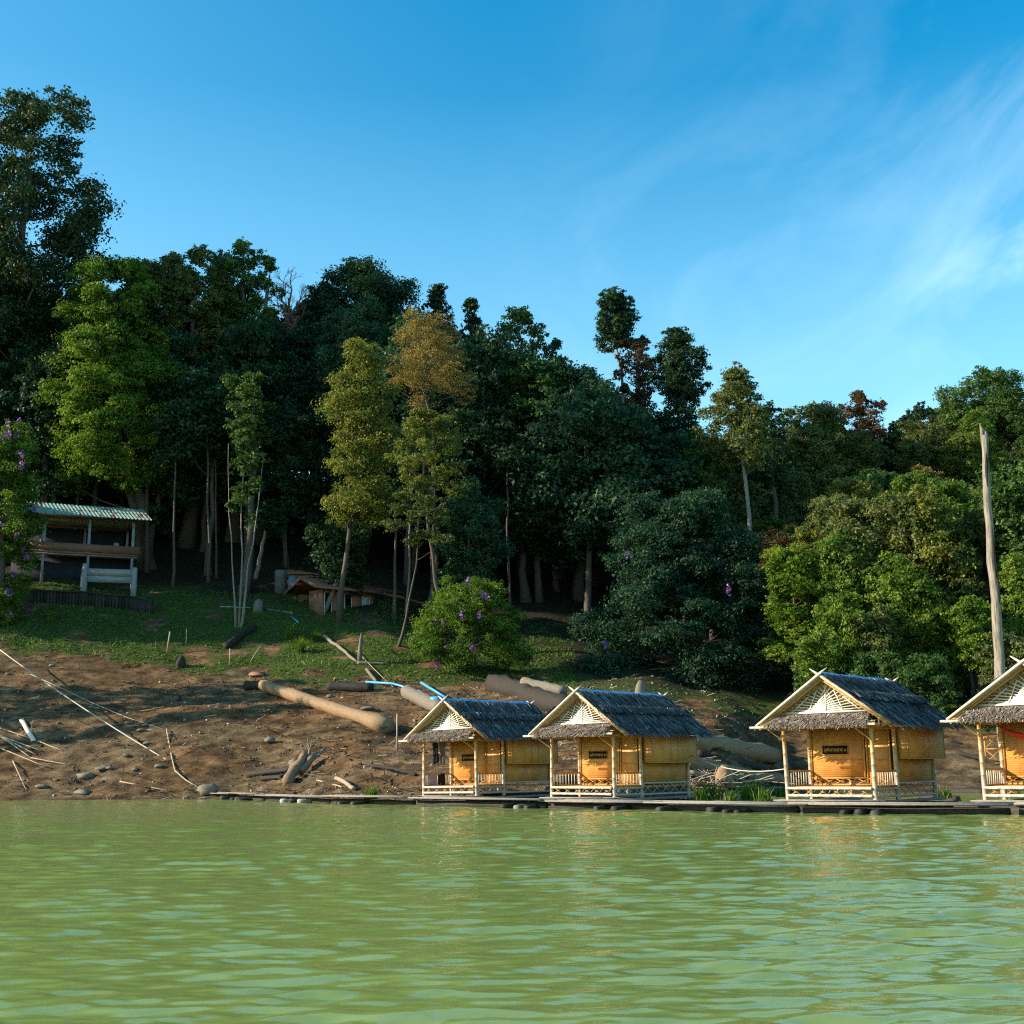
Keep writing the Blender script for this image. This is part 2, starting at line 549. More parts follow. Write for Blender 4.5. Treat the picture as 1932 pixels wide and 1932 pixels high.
MAT['lf_lime'] = leafmat('leaf_lime_olive', G((0.1, (0.040, 0.082, 0.014)), (0.55, (0.110, 0.180, 0.025)), (0.95, (0.25, 0.29, 0.05))), 0.34)
MAT['lf_rust'] = leafmat('leaf_rust', G((0.1, (0.035, 0.040, 0.018)), (0.5, (0.085, 0.060, 0.026)), (0.95, (0.20, 0.075, 0.04))))
MAT['lf_giant'] = leafmat('leaf_giant_tree', G((0.1, (0.012, 0.030, 0.014)), (0.6, (0.028, 0.055, 0.022)), (0.84, (0.06, 0.075, 0.028)), (0.97, (0.16, 0.085, 0.03))))
MAT['lf_teal'] = leafmat('leaf_cool_green', G((0.1, (0.013, 0.040, 0.024)), (0.55, (0.034, 0.080, 0.042)), (0.95, (0.075, 0.135, 0.065))))
MAT['flower'] = leafmat('purple_flower', G((0.1, (0.16, 0.07, 0.36)), (0.9, (0.42, 0.16, 0.52))), 0.3, 1.2)
MAT['flower_spike'] = leafmat('dry_flower_spike', G((0.1, (0.12, 0.075, 0.04)), (0.9, (0.24, 0.14, 0.09))), 0.2, 1.2)
MAT['grassleaf'] = leafmat('grass_blade', G((0.1, (0.03, 0.075, 0.012)), (0.55, (0.075, 0.15, 0.02)), (0.95, (0.17, 0.23, 0.04))), 0.35)
MAT['twig'] = surf('reddish_twig', (0.10, 0.055, 0.04), (0.24, 0.14, 0.10), (2, 2, 2), 4, 0.85, 0.1, 0.01)

# ------------------------------------------------------------------ terrain
TC = {  # photo column -> list of (distance, height); shore first
    -1600: [(66, 0), (80, 4), (95, 9), (107, 15), (113, 24), (120, 46), (134, 66), (174, 84), (260, 110)],  # this and the next column: unseen spur, heights shaped to shade the forest
    -700: [(74, 0), (84, 4.0), (96, 9), (107, 15), (113, 22), (120, 42), (134, 62), (174, 80), (260, 105)],
    -300: [(79, 0), (88, 4.2), (99, 11.2), (107, 15.6), (115, 20), (130, 31), (160, 50), (260, 78)],
    0: [(80, 0), (88, 3.8), (99, 11.0), (107, 15.2), (114, 18), (130, 26), (160, 41), (260, 66)],
    400: [(76, 0), (84, 3.1), (96, 7.9), (106, 13), (114, 16.6), (130, 25), (160, 40), (260, 64)],
    700: [(62, 0), (73, 1.9), (84, 4.0), (94, 7.6), (104, 12), (111, 15.0), (130, 24), (160, 38), (260, 60)],
    850: [(58, 0), (67, 1.6), (80, 3.6), (92, 7.0), (98, 9.4), (111, 13.3), (130, 22), (160, 35), (260, 55)],
    1000: [(60, 0), (72, 2.4), (88, 6.7), (96, 8), (110, 12.5), (130, 20), (160, 32), (260, 50)],
    1200: [(60, 0), (66, 2.2), (75, 4.3), (86, 6.4), (96, 8.2), (115, 13), (135, 20), (165, 31), (260, 48)],
    1325: [(61, 0), (67, 1.7), (76, 3.7), (86, 5.6), (98, 7.2), (115, 12), (135, 19), (165, 30), (260, 47)],
    1470: [(69, 0), (78, 1.0), (88, 3.8), (98, 6.2), (115, 12.5), (135, 21), (165, 34), (260, 60)],
    1700: [(69, 0), (78, 2.0), (88, 4.3), (98, 6.4), (115, 14), (140, 27), (180, 46), (260, 70)],
    2000: [(70, 0), (80, 2.5), (90, 5), (100, 8), (115, 16), (140, 28), (180, 48), (260, 72)],
    3200: [(60, 0), (70, 3), (90, 9), (115, 18), (140, 28), (180, 42), (260, 56)],
}
TPX = np.array(sorted(TC))


def zcol(key, Y):
    pts = TC[key]
    ys = np.array([p[0] for p in pts], float)
    zs = np.array([p[1] for p in pts], float)
    z = np.interp(Y, ys, zs)
    z = np.where(Y < ys[0], -0.22 * (ys[0] - Y), z)
    return np.maximum(z, -3.0)


def hbase(x, y):
    x, y = np.asarray(x, float), np.asarray(y, float)
    px = np.clip(966 + PXF * x / np.maximum(y, 20), TPX[0], TPX[-1] - 1e-3)
    zs = np.stack([zcol(k, y) for k in TPX])
    i = np.clip(np.searchsorted(TPX, px, side='right') - 1, 0, len(TPX) - 2)
    f = (px - TPX[i]) / (TPX[i + 1] - TPX[i])
    f = f * f * (3 - 2 * f)
    a = np.take_along_axis(zs, i[None], 0)[0]
    b = np.take_along_axis(zs, (i + 1)[None], 0)[0]
    return a * (1 - f) + b * f


def hfull(x, y):
    x, y = np.asarray(x, float), np.asarray(y, float)
    z = 0
    for dy in (-1.6, 0, 1.6):                      # soften the breaks of slope
        z = z + hbase(x, y + dy) / 3
    land = np.clip((z + 0.1) / 0.8, 0, 1)
    z = z + land * (1.5 * (fbm(x / 11, y / 11, 3, 3) - 0.5))
    z = z + land * 0.55 * (fbm(x / 2.6, y / 2.2, 9, 3) - 0.5)
    bank = np.clip((6.5 - z) / 2.0, 0, 1) * land
    # old water lines: little terraces along the contour
    zt = z + 0.5 * (fbm(x / 6, y / 6, 21, 2) - 0.5)
    st = 0.36
    k = zt / st
    fr = k - np.floor(k)
    step = (np.clip((fr - 0.62) / 0.3, 0, 1) - fr) * st
    z = z + bank * 0.85 * step * (0.4 + 0.9 * fbm(x / 4, y / 4, 33, 2))
    z = z + bank * 0.46 * (fbm(x / 1.0, y / 0.6, 41, 3) - 0.5)
    return z


def hground(x, y):
    return float(hfull(np.array([x]), np.array([y]))[0])


def ground(px, py, y0=50.0, y1=190.0):
    d = ray(px, py)
    Y = np.linspace(y0, y1, 900)
    t = Y / d[1]
    X, Z = d[0] * t, HCAM + d[2] * t
    H = hfull(X, Y)
    k = np.where(H >= Z)[0]
    k = k[0] if len(k) else len(Y) - 1
    return np.array([X[k], Y[k], H[k]])


def axis(lo, a, b, hi, fine, grow=1.16):
    m = list(np.arange(a, b + 1e-6, fine))
    s_, p = fine, a
    L = []
    while p > lo:
        s_ *= grow
        p -= s_
        L.append(p)
    s_, p = fine, b
    Rr = []
    while p < hi:
        s_ *= grow
        p += s_
        Rr.append(p)
    return np.array(L[::-1] + m + Rr)


def build_terrain():
    xs = axis(-420, -46, 42, 420, 0.26)
    ys = axis(25, 55, 112, 480, 0.24)
    X, Y = np.meshgrid(xs, ys)
    Z = hfull(X.ravel(), Y.ravel()).reshape(X.shape)
    u, v = proj(np.stack([X.ravel(), Y.ravel(), Z.ravel()], 1))
    nz = fbm(X.ravel() / 3.0, Y.ravel() / 3.0, 55, 4) - 0.5
    gl = np.interp(u, [-400, 0, 150, 300, 450, 600, 700, 760, 860, 1000, 1150, 1400, 1600, 1800, 2000],
                   [1205, 1225, 1244, 1262, 1277, 1292, 1304, 1285, 1300, 1296, 1310, 1362, 1372, 1385, 1390])
    grass = np.clip((gl - v + nz * 55) / 20, 0, 1)
    bare = np.clip(fbm(X.ravel() / 2.2, Y.ravel() / 1.8, 71, 3) * 4.0 - 1.95, 0, 1) * 0.75
    grass = grass * (1 - bare)
    low = np.clip(fbm(X.ravel() / 1.6, Y.ravel() / 1.4, 91, 3) * 4 - 2.35, 0, 1) * 0.35
    grass = np.maximum(grass, low * (Z.ravel() > 1.2))
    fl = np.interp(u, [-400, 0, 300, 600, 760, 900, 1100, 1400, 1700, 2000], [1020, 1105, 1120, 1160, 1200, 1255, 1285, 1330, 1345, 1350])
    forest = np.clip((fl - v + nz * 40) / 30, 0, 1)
    ny, nx = X.shape
    idx = np.arange(nx * ny).reshape(ny, nx)
    Q = np.stack([idx[:-1, :-1], idx[:-1, 1:], idx[1:, 1:], idx[1:, :-1]], -1).reshape(-1, 4)
    m = MB()
    m.mesh(np.stack([X.ravel(), Y.ravel(), Z.ravel()], 1), Q)
    mat, t, out = newmat('hillside_ground')
    p = t.n('ShaderNodeBsdfPrincipled')
    p.inputs['Roughness'].default_value = 0.92
    p.inputs['Specular IOR Level'].default_value = 0.15
    geo = t.n('ShaderNodeNewGeometry')
    P = geo.outputs['Position']
    n1 = t.noise(t.mapping(P, scale=(1, 1, 2.5)), scale=0.7, detail=8, rough=0.65)
    n2 = t.noise(t.mapping(P, scale=(1, 1.4, 6)), scale=7, detail=9, rough=0.78)
    n3 = t.noise(P, scale=0.16, detail=3)
    soil = t.ramp(t.math('ADD', t.math('MULTIPLY', n1, 0.6), t.math('MULTIPLY', n2, 0.4)),
                  [(0.38, (0.026, 0.018, 0.010)), (0.46, (0.092, 0.060, 0.031)), (0.54, (0.185, 0.126, 0.066)), (0.64, (0.34, 0.25, 0.15))])
    soil = t.mix(t.ramp(n3, [(0.42, (0, 0, 0)), (0.62, (1, 1, 1))]), soil, t.mix(1.0, soil, (1.06, 0.88, 0.74), 'MULTIPLY'))
    gn = t.noise(P, scale=3.2, detail=7, rough=0.7)
    gcol = t.ramp(gn, [(0.3, (0.026, 0.034, 0.010)), (0.5, (0.055, 0.080, 0.016)), (0.7, (0.11, 0.13, 0.03))])
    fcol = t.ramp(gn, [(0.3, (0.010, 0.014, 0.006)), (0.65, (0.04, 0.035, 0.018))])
    ga = t.n('ShaderNodeAttribute', attribute_name='grass')
    fa = t.n('ShaderNodeAttribute', attribute_name='forest')
    gf = t.math('ADD', ga.outputs['Fac'], t.math('MULTIPLY', t.math('SUBTRACT', n2, 0.5), 0.9))
    gf = t.math('MULTIPLY', t.ramp(gf, [(0.38, (0, 0, 0)), (0.56, (1, 1, 1))]), 1.0)
    c = t.mix(gf, soil, gcol)
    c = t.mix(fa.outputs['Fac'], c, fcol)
    # wet rim at the water line
    sz = t.n('ShaderNodeSeparateXYZ'); t.l(P, sz.inputs[0])
    wet = t.ramp(t.math('ADD', t.math('MULTIPLY', sz.outputs[2], 1.0), 0.3), [(0.36, (1, 1, 1)), (0.52, (0, 0, 0))])
    c = t.mix(t.math('MULTIPLY', wet, 0.5), c, (0.035, 0.022, 0.014))
    t.l(c, p.inputs['Base Color'])
    b = t.n('ShaderNodeBump')
    b.inputs['Strength'].default_value = 0.9
    b.inputs['Distance'].default_value = 0.30
    hgt = t.math('ADD', t.math('MULTIPLY', n2, 0.7), t.math('MULTIPLY', n1, 0.6))
    t.l(hgt, b.inputs['Height'])
    t.l(b.outputs[0], p.inputs['Normal'])
    t.l(p.outputs[0], out.inputs[0])
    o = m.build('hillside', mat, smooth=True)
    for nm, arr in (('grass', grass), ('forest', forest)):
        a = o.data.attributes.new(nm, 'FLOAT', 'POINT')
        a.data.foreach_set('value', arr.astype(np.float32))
    o['kind'] = 'structure'
    o['label'] = 'bare brown bank rising to a grassy and forested hillside'
    return o


build_terrain()


# ------------------------------------------------------------------ water
def build_water():
    rng = np.random.default_rng(5)
    ys = [2.6]
    while ys[-1] < 100:
        ys.append(ys[-1] * 1.0032)
    ys = np.array(ys)
    us = np.concatenate([np.linspace(-3.0, -0.62, 40)[:-1], np.linspace(-0.62, 0.62, 640), np.linspace(0.62, 3.0, 40)[1:]])
    Yg, Ug = np.meshgrid(ys, us, indexing='ij')
    Xg = Yg * Ug
    x, y = Xg.ravel(), Yg.ravel()
    z = np.zeros_like(x)
    N = 90
    lam = np.exp(rng.uniform(math.log(0.16), math.log(1.5), N))
    th = rng.normal(math.radians(98), 0.36, N)
    kx, ky = np.cos(th) * 2 * np.pi / lam, np.sin(th) * 2 * np.pi / lam
    ph = rng.uniform(0, 6.28, N)
    wgt = np.where(lam < 0.8, 1.0, 0.5)
    sl = 0.165 * wgt / math.sqrt(N / 2)
    # ripples run in groups: patches of stronger and weaker chop
    env = 0.45 + 1.1 * fbm(x / 5.0, y / 2.4, 8, 3)
    res = np.maximum(y * 0.0032, 0.02)
    for i in range(N):
        a = sl[i] * lam[i] / (2 * np.pi)
        att = np.clip((lam[i] / res - 1.6) / 2.0, 0, 1)
        ww = np.sin(kx[i] * x + ky[i] * y + ph[i])
        z += a * att * env * ww
    zz = z.reshape(Yg.shape)
    ny, nx = Yg.shape
    V = np.stack([x, y, z], 1)
    idx = np.arange(nx * ny).reshape(ny, nx)
    Q = np.stack([idx[:-1, :-1], idx[:-1, 1:], idx[1:, 1:], idx[1:, :-1]], -1).reshape(-1, 4)
    m = MB()
    m.mesh(V, Q)
    # the rest of the lake, flat, round the rippled fan
    def flat(poly):
        m.mesh(np.array([[a, b, 0.0] for a, b in poly]), [[0, 1, 2, 3]])
    y0, y1, u0, u1 = ys[0], ys[-1], us[0], us[-1]
    flat([(-450, -200), (450, -200), (450, y0), (-450, y0)])
    flat([(-450, y0), (y0 * u0, y0), (y1 * u0, y1), (-450, y1)])
    flat([(y0 * u1, y0), (450, y0), (450, y1), (y1 * u1, y1)])
    mat, t, out = newmat('green_lake_water')
    geo = t.n('ShaderNodeNewGeometry')
    P = geo.outputs['Position']
    p = t.n('ShaderNodeBsdfPrincipled')
    n0 = t.noise(t.mapping(P, scale=(0.10, 0.22, 1)), scale=1.0, detail=3)
    col = t.mix(n0, (0.158, 0.222, 0.052), (0.200, 0.268, 0.074))
    t.l(col, p.inputs['Base Color'])
    p.inputs['Roughness'].default_value = 0.045
    p.inputs['IOR'].default_value = 1.40
    p.inputs['Specular IOR Level'].default_value = 0.5
    b1 = t.noise(t.mapping(P, scale=(1.0, 2.4, 1), rot=(0, 0, 0.12)), scale=4.2, detail=4, rough=0.6)
    b2 = t.noise(t.mapping(P, scale=(1.0, 2.0, 1), rot=(0, 0, 0.2)), scale=11, detail=2, rough=0.5)
    bb = t.n('ShaderNodeBump')
    bb.inputs['Strength'].default_value = 1.0
    bb.inputs['Distance'].default_value = 0.005
    t.l(t.math('ADD', b1, t.math('MULTIPLY', b2, 0.10)), bb.inputs['Height'])
    t.l(bb.outputs[0], p.inputs['Normal'])
    t.l(p.outputs[0], out.inputs[0])
    o = m.build('water', mat, smooth=True)
    o['kind'] = 'structure'
    o['label'] = 'rippled green lake water'


build_water()

# ------------------------------------------------------------------ foliage
def unit(v):
    return v / (np.linalg.norm(v, axis=-1, keepdims=True) + 1e-9)


def leaves(m, C, N, L, W, rng, tone, droop=0.25):
    """leaf-shaped quads at C with normals N"""
    n = len(C)
    r = rng.standard_normal((n, 3))
    t = unit(r - N * (r * N).sum(1, keepdims=True))
    t[:, 2] -= droop
    t = unit(t)
    b = unit(np.cross(N, t))
    L = np.broadcast_to(L, (n,))[:, None] * rng.uniform(0.65, 1.35, (n, 1))
    W = np.broadcast_to(W, (n,))[:, None] * rng.uniform(0.7, 1.3, (n, 1))
    base = C - t * L * 0.5
    tip = C + t * L * 0.5
    mid = C - t * L * 0.04 + N * W * 0.12
    m.quads(np.stack([base, mid + b * W * 0.5, tip, mid - b * W * 0.5], 1), tone)


PROF = {
    'round': lambda t: np.sqrt(np.clip(1 - np.abs(2 * t - 0.92) ** 3 / 1.3, 0.06, 1)),
    'column': lambda t: 0.55 + 0.45 * np.sin(np.pi * np.clip(t * 0.85 + 0.05, 0, 1)) - 0.45 * np.clip(t - 0.7, 0, 1) * 3,
    'cone': lambda t: np.clip(1.02 - t, 0.05, 1) ** 0.85,
    'egg': lambda t: np.sin(np.pi * np.clip(0.12 + 0.86 * t ** 1.0, 0, 1)) ** 0.8 * (1.05 - 0.45 * t),
    'umbrella': lambda t: np.sqrt(np.clip(1 - t ** 2 * 0.92, 0.03, 1)),
    'draped': lambda t: 0.75 + 0.25 * np.sin(9 * t) - 0.55 * np.clip(t - 0.72, 0, 1) * 3,
}


def crown_lobes(rng, prof, R, H, n, lr, flat=0.75, low=0.0):
    lr = lr * 1.22
    P = PROF[prof]
    out = []
    for i in range(n):
        t = low + (1 - low) * ((i + rng.uniform(0, 1)) / n)
        a = i * 2.399 + rng.uniform(-0.5, 0.5)
        pr = float(P(np.array(t)))
        rad = R * pr * (0.12 + 0.80 * math.sqrt(rng.uniform(0, 1)))
        r = R * lr * rng.uniform(0.7, 1.3) * (0.6 + 0.4 * pr)
        rad = max(0.0, min(rad, R * 1.0 - r * 0.75))
        out.append((rad * math.cos(a), rad * math.sin(a), t * H, r, flat))
    out.append((0, 0, H * 0.94, R * lr * 0.7, flat))
    return out


def crown_mesh(m, rng, lobes, per, leaf, sig=0.25, droop=0.25, tone_sh=0.0, hollow=0.55):
    leaf = leaf * 0.78
    subs = []
    for (x, y, z, r, fl) in lobes:
        ns = int(rng.integers(6, 11))
        d = unit(rng.standard_normal((ns, 3)) + np.array([0, 0, 0.25]))
        for q in d:
            rs = r * rng.uniform(0.30, 0.62)
            subs.append((x + q[0] * r * 0.72, y + q[1] * r * 0.72, z + q[2] * r * 0.72 * fl, rs, fl * rng.uniform(0.7, 1.1)))
        subs.append((x, y, z, r * 0.62, fl))
    for (x, y, z, r, fl) in subs:
        A = 4 * math.pi * r * r
        nc = max(3, int(A / (leaf * leaf) * 0.072 * per))
        d = rng.standard_normal((nc * 2, 3))
        d = unit(d)
        keep = rng.uniform(0, 1, len(d)) < np.clip(0.62 + 0.55 * d[:, 2], 0.12, 1)
        d = d[keep][:nc]
        nc = len(d)
        if nc == 0:
            continue
        rr = rng.uniform(hollow, 1.0, (nc, 1)) + np.clip(rng.normal(0, 0.16, (nc, 1)), 0, 0.6)
        cc = np.array([x, y, z]) + d * np.array([1, 1, fl]) * (r * rr)
        k = 14
        ct = rng.normal(0, 0.11, nc) + rng.normal(0, 0.10)
        off = rng.standard_normal((nc, k, 3)) * (sig * min(max(r, 0.55), 1.5)) * np.array([1, 1, 0.6])
        C = (cc[:, None, :] + off).reshape(-1, 3)
        D = np.repeat(d, k, 0)
        N = unit(D * 0.7 + np.array([0, 0, 0.35]) + rng.standard_normal(C.shape) * 0.55)
        tone = np.clip(0.5 + tone_sh + np.repeat(ct, k) + rng.normal(0, 0.10, len(C)), 0, 1)
        leaves(m, C, N, leaf * 1.1, leaf * 0.75, rng, tone, droop)


def bend(rng, base, top, n=7, amp=0.03):
    base, top = np.asarray(base, float), np.asarray(top, float)
    L = np.linalg.norm(top - base)
    t = np.linspace(0, 1, n)[:, None]
    off = np.cumsum(rng.standard_normal((n, 3)) * L * amp * 0.4, 0)
    off -= off[0] + (off[-1] - off[0]) * t
    off[:, 2] *= 0.2
    return base + (top - base) * t + off


def trunk_mesh(m, rng, base, top, r0, r1, lobes=None, zoff=0.0, nlimb=12, amp=0.03, flare=1.5):
    pts = bend(rng, base, top, 9, amp)
    t = np.linspace(0, 1, 9)
    rad = r0 + (r1 - r0) * t
    rad[0] *= flare
    rad[1] *= 1 + (flare - 1) * 0.3
    m.tube(pts, rad, 8, wob=0.05, rng=rng)
    if lobes:
        ls = sorted(lobes, key=lambda l: -l[3])[:nlimb]
        for (x, y, z, r, f) in ls:
            e = np.array([x, y, z + zoff])
            hz_ = max(0.25, min(0.97, (e[2] - base[2] - math.hypot(x - top[0], y - top[1]) * 0.7) / (top[2] - base[2])))
            s_ = np.array([np.interp(hz_, t, pts[:, i]) for i in range(3)])
            rr = np.interp(hz_, t, rad) * 0.42
            q = bend(rng, s_, e, 5, 0.09)
            q[1:-1, 2] -= np.linalg.norm(e - s_) * 0.05
            m.tube(q, np.linspace(rr, rr * 0.22, 5), 5)


def tree(name, px, ptop, pbot, wpx, Y, kind, leafm, label, cat='tree', group=None, n=16, lr=0.42, per=1.0, leaf=0.34, seed=0,
         bark='bark', tr=None, sig=0.25, flat=0.85, low=0.0, hollow=0.55, droop=0.25, depth=1.0, base_px=None, base_Y=None, nlimb=12, amp=0.03,
         flowers=0, spikes=0, tone_sh=0.0, stems=None):
    """a tree whose crown fills the given box of the photograph at distance Y"""
    rng = np.random.default_rng(seed * 7919 + int(px) * 31 + int(ptop))
    top = atY(px, ptop, Y)
    bot = atY(px, pbot, Y)
    R = wpx / PXF * Y / 2 * 1.0
    H = top[2] - bot[2]
    cx_, cy_ = (top[0] + bot[0]) / 2, Y
    bx, by = cx_, cy_
    if base_px is not None:
        by = base_Y or Y
        bx = (base_px - 966) / PXF * by
    gz = hground(bx, by)
    root = empty(name, (bx, by, gz), label, cat, group)
    lobes = crown_lobes(rng, kind, R, H * 0.94, n, lr, flat, max(low, 0.0))
    oz = bot[2] - gz
    ox, oy = cx_ - bx, cy_ - by
    LB = [(x + ox, y * depth + oy, z + oz, r, f) for (x, y, z, r, f) in lobes]
    c = MB()
    crown_mesh(c, rng, LB, per, leaf, sig, droop, tone_sh, hollow)
    if kind == 'draped':
        # creepers hanging down from the crown
        for _ in range(46):
            l = LB[rng.integers(len(LB))]
            a_ = rng.uniform(0, 6.28)
            p0 = np.array([l[0] + math.cos(a_) * l[3] * 0.95, l[1] + math.sin(a_) * l[3] * 0.95, l[2] - l[3] * 0.1])
            Ls = min(rng.uniform(1.2, 4.5), max(0.6, p0[2] - 0.4))
            k = int(Ls * 26)
            tt = rng.uniform(0, 1, k) ** 0.8
            Cc = p0 - np.array([0, 0, 1.0]) * (tt * Ls)[:, None] + rng.standard_normal((k, 3)) * 0.13
            leaves(c, Cc, unit(np.array([math.cos(a_), math.sin(a_), 0.2]) + rng.standard_normal((k, 3)) * 0.6), leaf * 0.8, leaf * 0.6, rng, np.clip(rng.normal(0.55 + tone_sh, 0.12, k), 0, 1), 0.8)
    co = c.build('crown', MAT[leafm], root)
    t = MB()
    r0 = tr or max(0.12, 0.022 * (oz + H))
    tz = oz + H * (0.45 if kind == 'umbrella' else 0.62 if kind == 'round' else 0.8)
    if stems:
        for (dx, dr) in stems:
            trunk_mesh(t, rng, np.array([dx * 0.3, 0, -0.5]), np.array([ox + dx * 2.2, oy, tz * rng.uniform(0.85, 1.05)]), r0 * dr, r0 * 0.2, None, amp=amp)
    else:
        trunk_mesh(t, rng, np.array([0, 0, -0.6]), np.array([ox, oy, tz]), r0, r0 * 0.25, LB, 0, nlimb, amp)
    t.build('trunk', MAT[bark], root, smooth=True)
    if flowers:
        for i in range(flowers):
            l = LB[rng.integers(len(LB))]
            d = unit(rng.standard_normal(3) * np.array([1, 1, 0.7]) + np.array([0, -0.6, 0.5]))
            p0 = np.array(l[:3]) + d * l[3] * np.array([1, 1, l[4]]) * 1.08
            k = rng.integers(12, 30)
            Cc = p0 + rng.standard_normal((k, 3)) * np.array([0.09, 0.09, 0.15])
            f = MB()
            leaves(f, Cc, unit(rng.standard_normal((k, 3))), 0.24, 0.20, rng, rng.uniform(0, 1, k))
            f.build('flower_cluster', MAT['flower'], root)
    if spikes:
        f = MB()
        for i in range(spikes):
            l = LB[rng.integers(len(LB))]
            d = unit(rng.standard_normal(3) * np.array([1, 1, 0.5]) + np.array([0, -0.3, 0.9]))
            p0 = np.array(l[:3]) + d * l[3] * np.array([1, 1, l[4]]) * 1.08
            k = 8
            Cc = p0 + rng.standard_normal((k, 3)) * np.array([0.05, 0.05, 0.16]) + np.array([0, 0, 0.14])
            leaves(f, Cc, unit(rng.standard_normal((k, 3))), 0.10, 0.05, rng, rng.uniform(0, 1, k))
        fo = f.build('flower_spike', MAT['flower_spike'], root)
        fo['kind'] = 'stuff'
    return root


# --- left
tree('giant_tree', 55, 160, 600, 325, 124, 'round', 'lf_giant', 'giant spreading tree with rusty leaves towering over the left edge', n=62, lr=0.22, per=0.62, leaf=0.42, seed=1, tr=0.9, hollow=0.45, nlimb=26, sig=0.34)
tree('vine_draped_tree', 20, 540, 980, 180, 122, 'draped', 'lf_dark', 'dark vine-draped tree below the giant tree at the left edge', n=26, lr=0.4, seed=2, leaf=0.36)
tree('vine_draped_tree', 95, 640, 960, 130, 121, 'draped', 'lf_dark', 'dim leafy tree hung with vines behind the pavilion roof', n=20, lr=0.42, seed=3, leaf=0.34)
tree('bright_green_tree', 212, 476, 770, 190, 121, 'round', 'lf_bright', 'bright green sunlit tree with the highest lit crown left of centre', base_px=268, base_Y=123, n=44, lr=0.26, seed=4, leaf=0.30, per=1.1)
tree('bright_green_tree', 205, 625, 915, 245, 119.5, 'round', 'lf_bright', 'broad bright green crown in the sun above the pavilion', base_px=258, base_Y=123, n=48, lr=0.25, seed=5, leaf=0.28, per=1.1)
tree('slender_tree', 150, 760, 900, 60, 123, 'round', 'lf_mid', 'slim tree with a small lit crown just above the pavilion roof', n=9, lr=0.5, seed=6, leaf=0.26, bark='barkpale', tr=0.14)
# --- canopy top, left to centre
tree('ridge_tree', 325, 482, 700, 120, 134, 'round', 'lf_mid', 'full leafy ridge tree between the two olive trees', n=24, lr=0.38, seed=70)
tree('ridge_tree', 418, 470, 700, 110, 135, 'round', 'lf_teal', 'dense dark ridge tree right behind the olive tree with bare twigs', n=24, lr=0.38, seed=71)
tree('ridge_tree', 248, 498, 720, 110, 133, 'round', 'lf_mid', 'ridge tree filling the gap right behind the bright green crown', n=22, lr=0.38, seed=72)
tree('ridge_tree', 600, 535, 720, 110, 136, 'round', 'lf_dark', 'low dark ridge tree between bare tree and dome-shaped tree', n=22, lr=0.38, seed=73)
tree('olive_tree', 285, 485, 700, 120, 128, 'round', 'lf_olive', 'olive grey tree on the ridge right of the bright green tree', n=18, lr=0.4, seed=7)
tree('olive_tree', 368, 462, 720, 135, 130, 'round', 'lf_olive', 'olive tree with pale bare twigs on the ridge, left of the dark tree', n=20, lr=0.38, seed=8)
tree('ridge_tree', 455, 448, 660, 110, 132, 'round', 'lf_mid', 'ragged dark tree on the ridge next to the reddish bare one', n=18, lr=0.36, seed=9, sig=0.32)
tree('ridge_tree', 505, 480, 640, 60, 131, 'round', 'lf_mid', 'small two-headed tree on the ridge touching the reddish bare tree', n=10, lr=0.42, seed=10)
tree('dome_tree', 690, 497, 720, 190, 137, 'round', 'lf_dark', 'broad dark dome-shaped tree on the ridge above the centre', n=26, lr=0.36, seed=11, per=1.1)
tree('dome_tree', 682, 575, 760, 155, 126, 'round', 'lf_teal', 'rounded mid green tree below the dark dome-shaped one', n=20, lr=0.38, seed=12, per=1.1)
tree('conical_tree', 825, 535, 700, 105, 140, 'cone', 'lf_dark', 'dark spire-topped tree on the ridge, wider of two', n=22, lr=0.36, seed=13, per=1.1)
tree('conical_tree', 890, 557, 720, 72, 139, 'cone', 'lf_dark', 'narrow dark spire-topped tree on the ridge', n=18, lr=0.42, seed=14, per=1.1)
tree('ridge_tree', 985, 577, 760, 110, 134, 'round', 'lf_mid', 'ridge tree with a few autumn leaves at its tip, right of the spires', n=18, lr=0.36, seed=15, tone_sh=0.1)
tree('ridge_tree', 1045, 640, 760, 60, 134, 'round', 'lf_teal', 'thin loose-leaved small tree on the sloping ridge line', n=9, lr=0.42, seed=16, per=0.5)
# --- centre
tree('yellow_green_tree', 680, 640, 985, 145, 107, 'column', 'lf_yellow', 'tall yellow-green sunlit tree in front of the brick house', n=30, lr=0.42, seed=17, leaf=0.26, per=0.8, bark='bark', tr=0.25, base_px=637, base_Y=109.3, nlimb=20, sig=0.3, droop=0.4)
tree('golden_tree', 806, 595, 745, 185, 112, 'umbrella', 'lf_gold', 'golden flat-topped tree at the centre of the forest', n=34, lr=0.24, seed=18, leaf=0.17, per=0.34, bark='bark', tr=0.24, base_px=830, base_Y=112, nlimb=24, amp=0.05)
tree('vine_draped_tree', 885, 640, 1050, 130, 122, 'draped', 'lf_teal', 'tall tree wrapped in dark creepers right of the golden tree', n=30, lr=0.42, seed=19, leaf=0.32)
tree('layered_tree', 800, 770, 925, 165, 103, 'umbrella', 'lf_yellow', 'thin layered tree with yellow sprays under the golden tree', n=30, lr=0.24, seed=20, leaf=0.22, per=0.45, flat=0.4, bark='bark', tr=0.24, base_px=850, base_Y=105, nlimb=20)
tree('layered_tree', 790, 905, 1030, 140, 101, 'umbrella', 'lf_olive', 'low layered olive tree above the flowering bush', n=16, lr=0.26, seed=21, leaf=0.22, per=0.6, flat=0.4, bark='bark', tr=0.12, base_px=745, base_Y=103, nlimb=16)
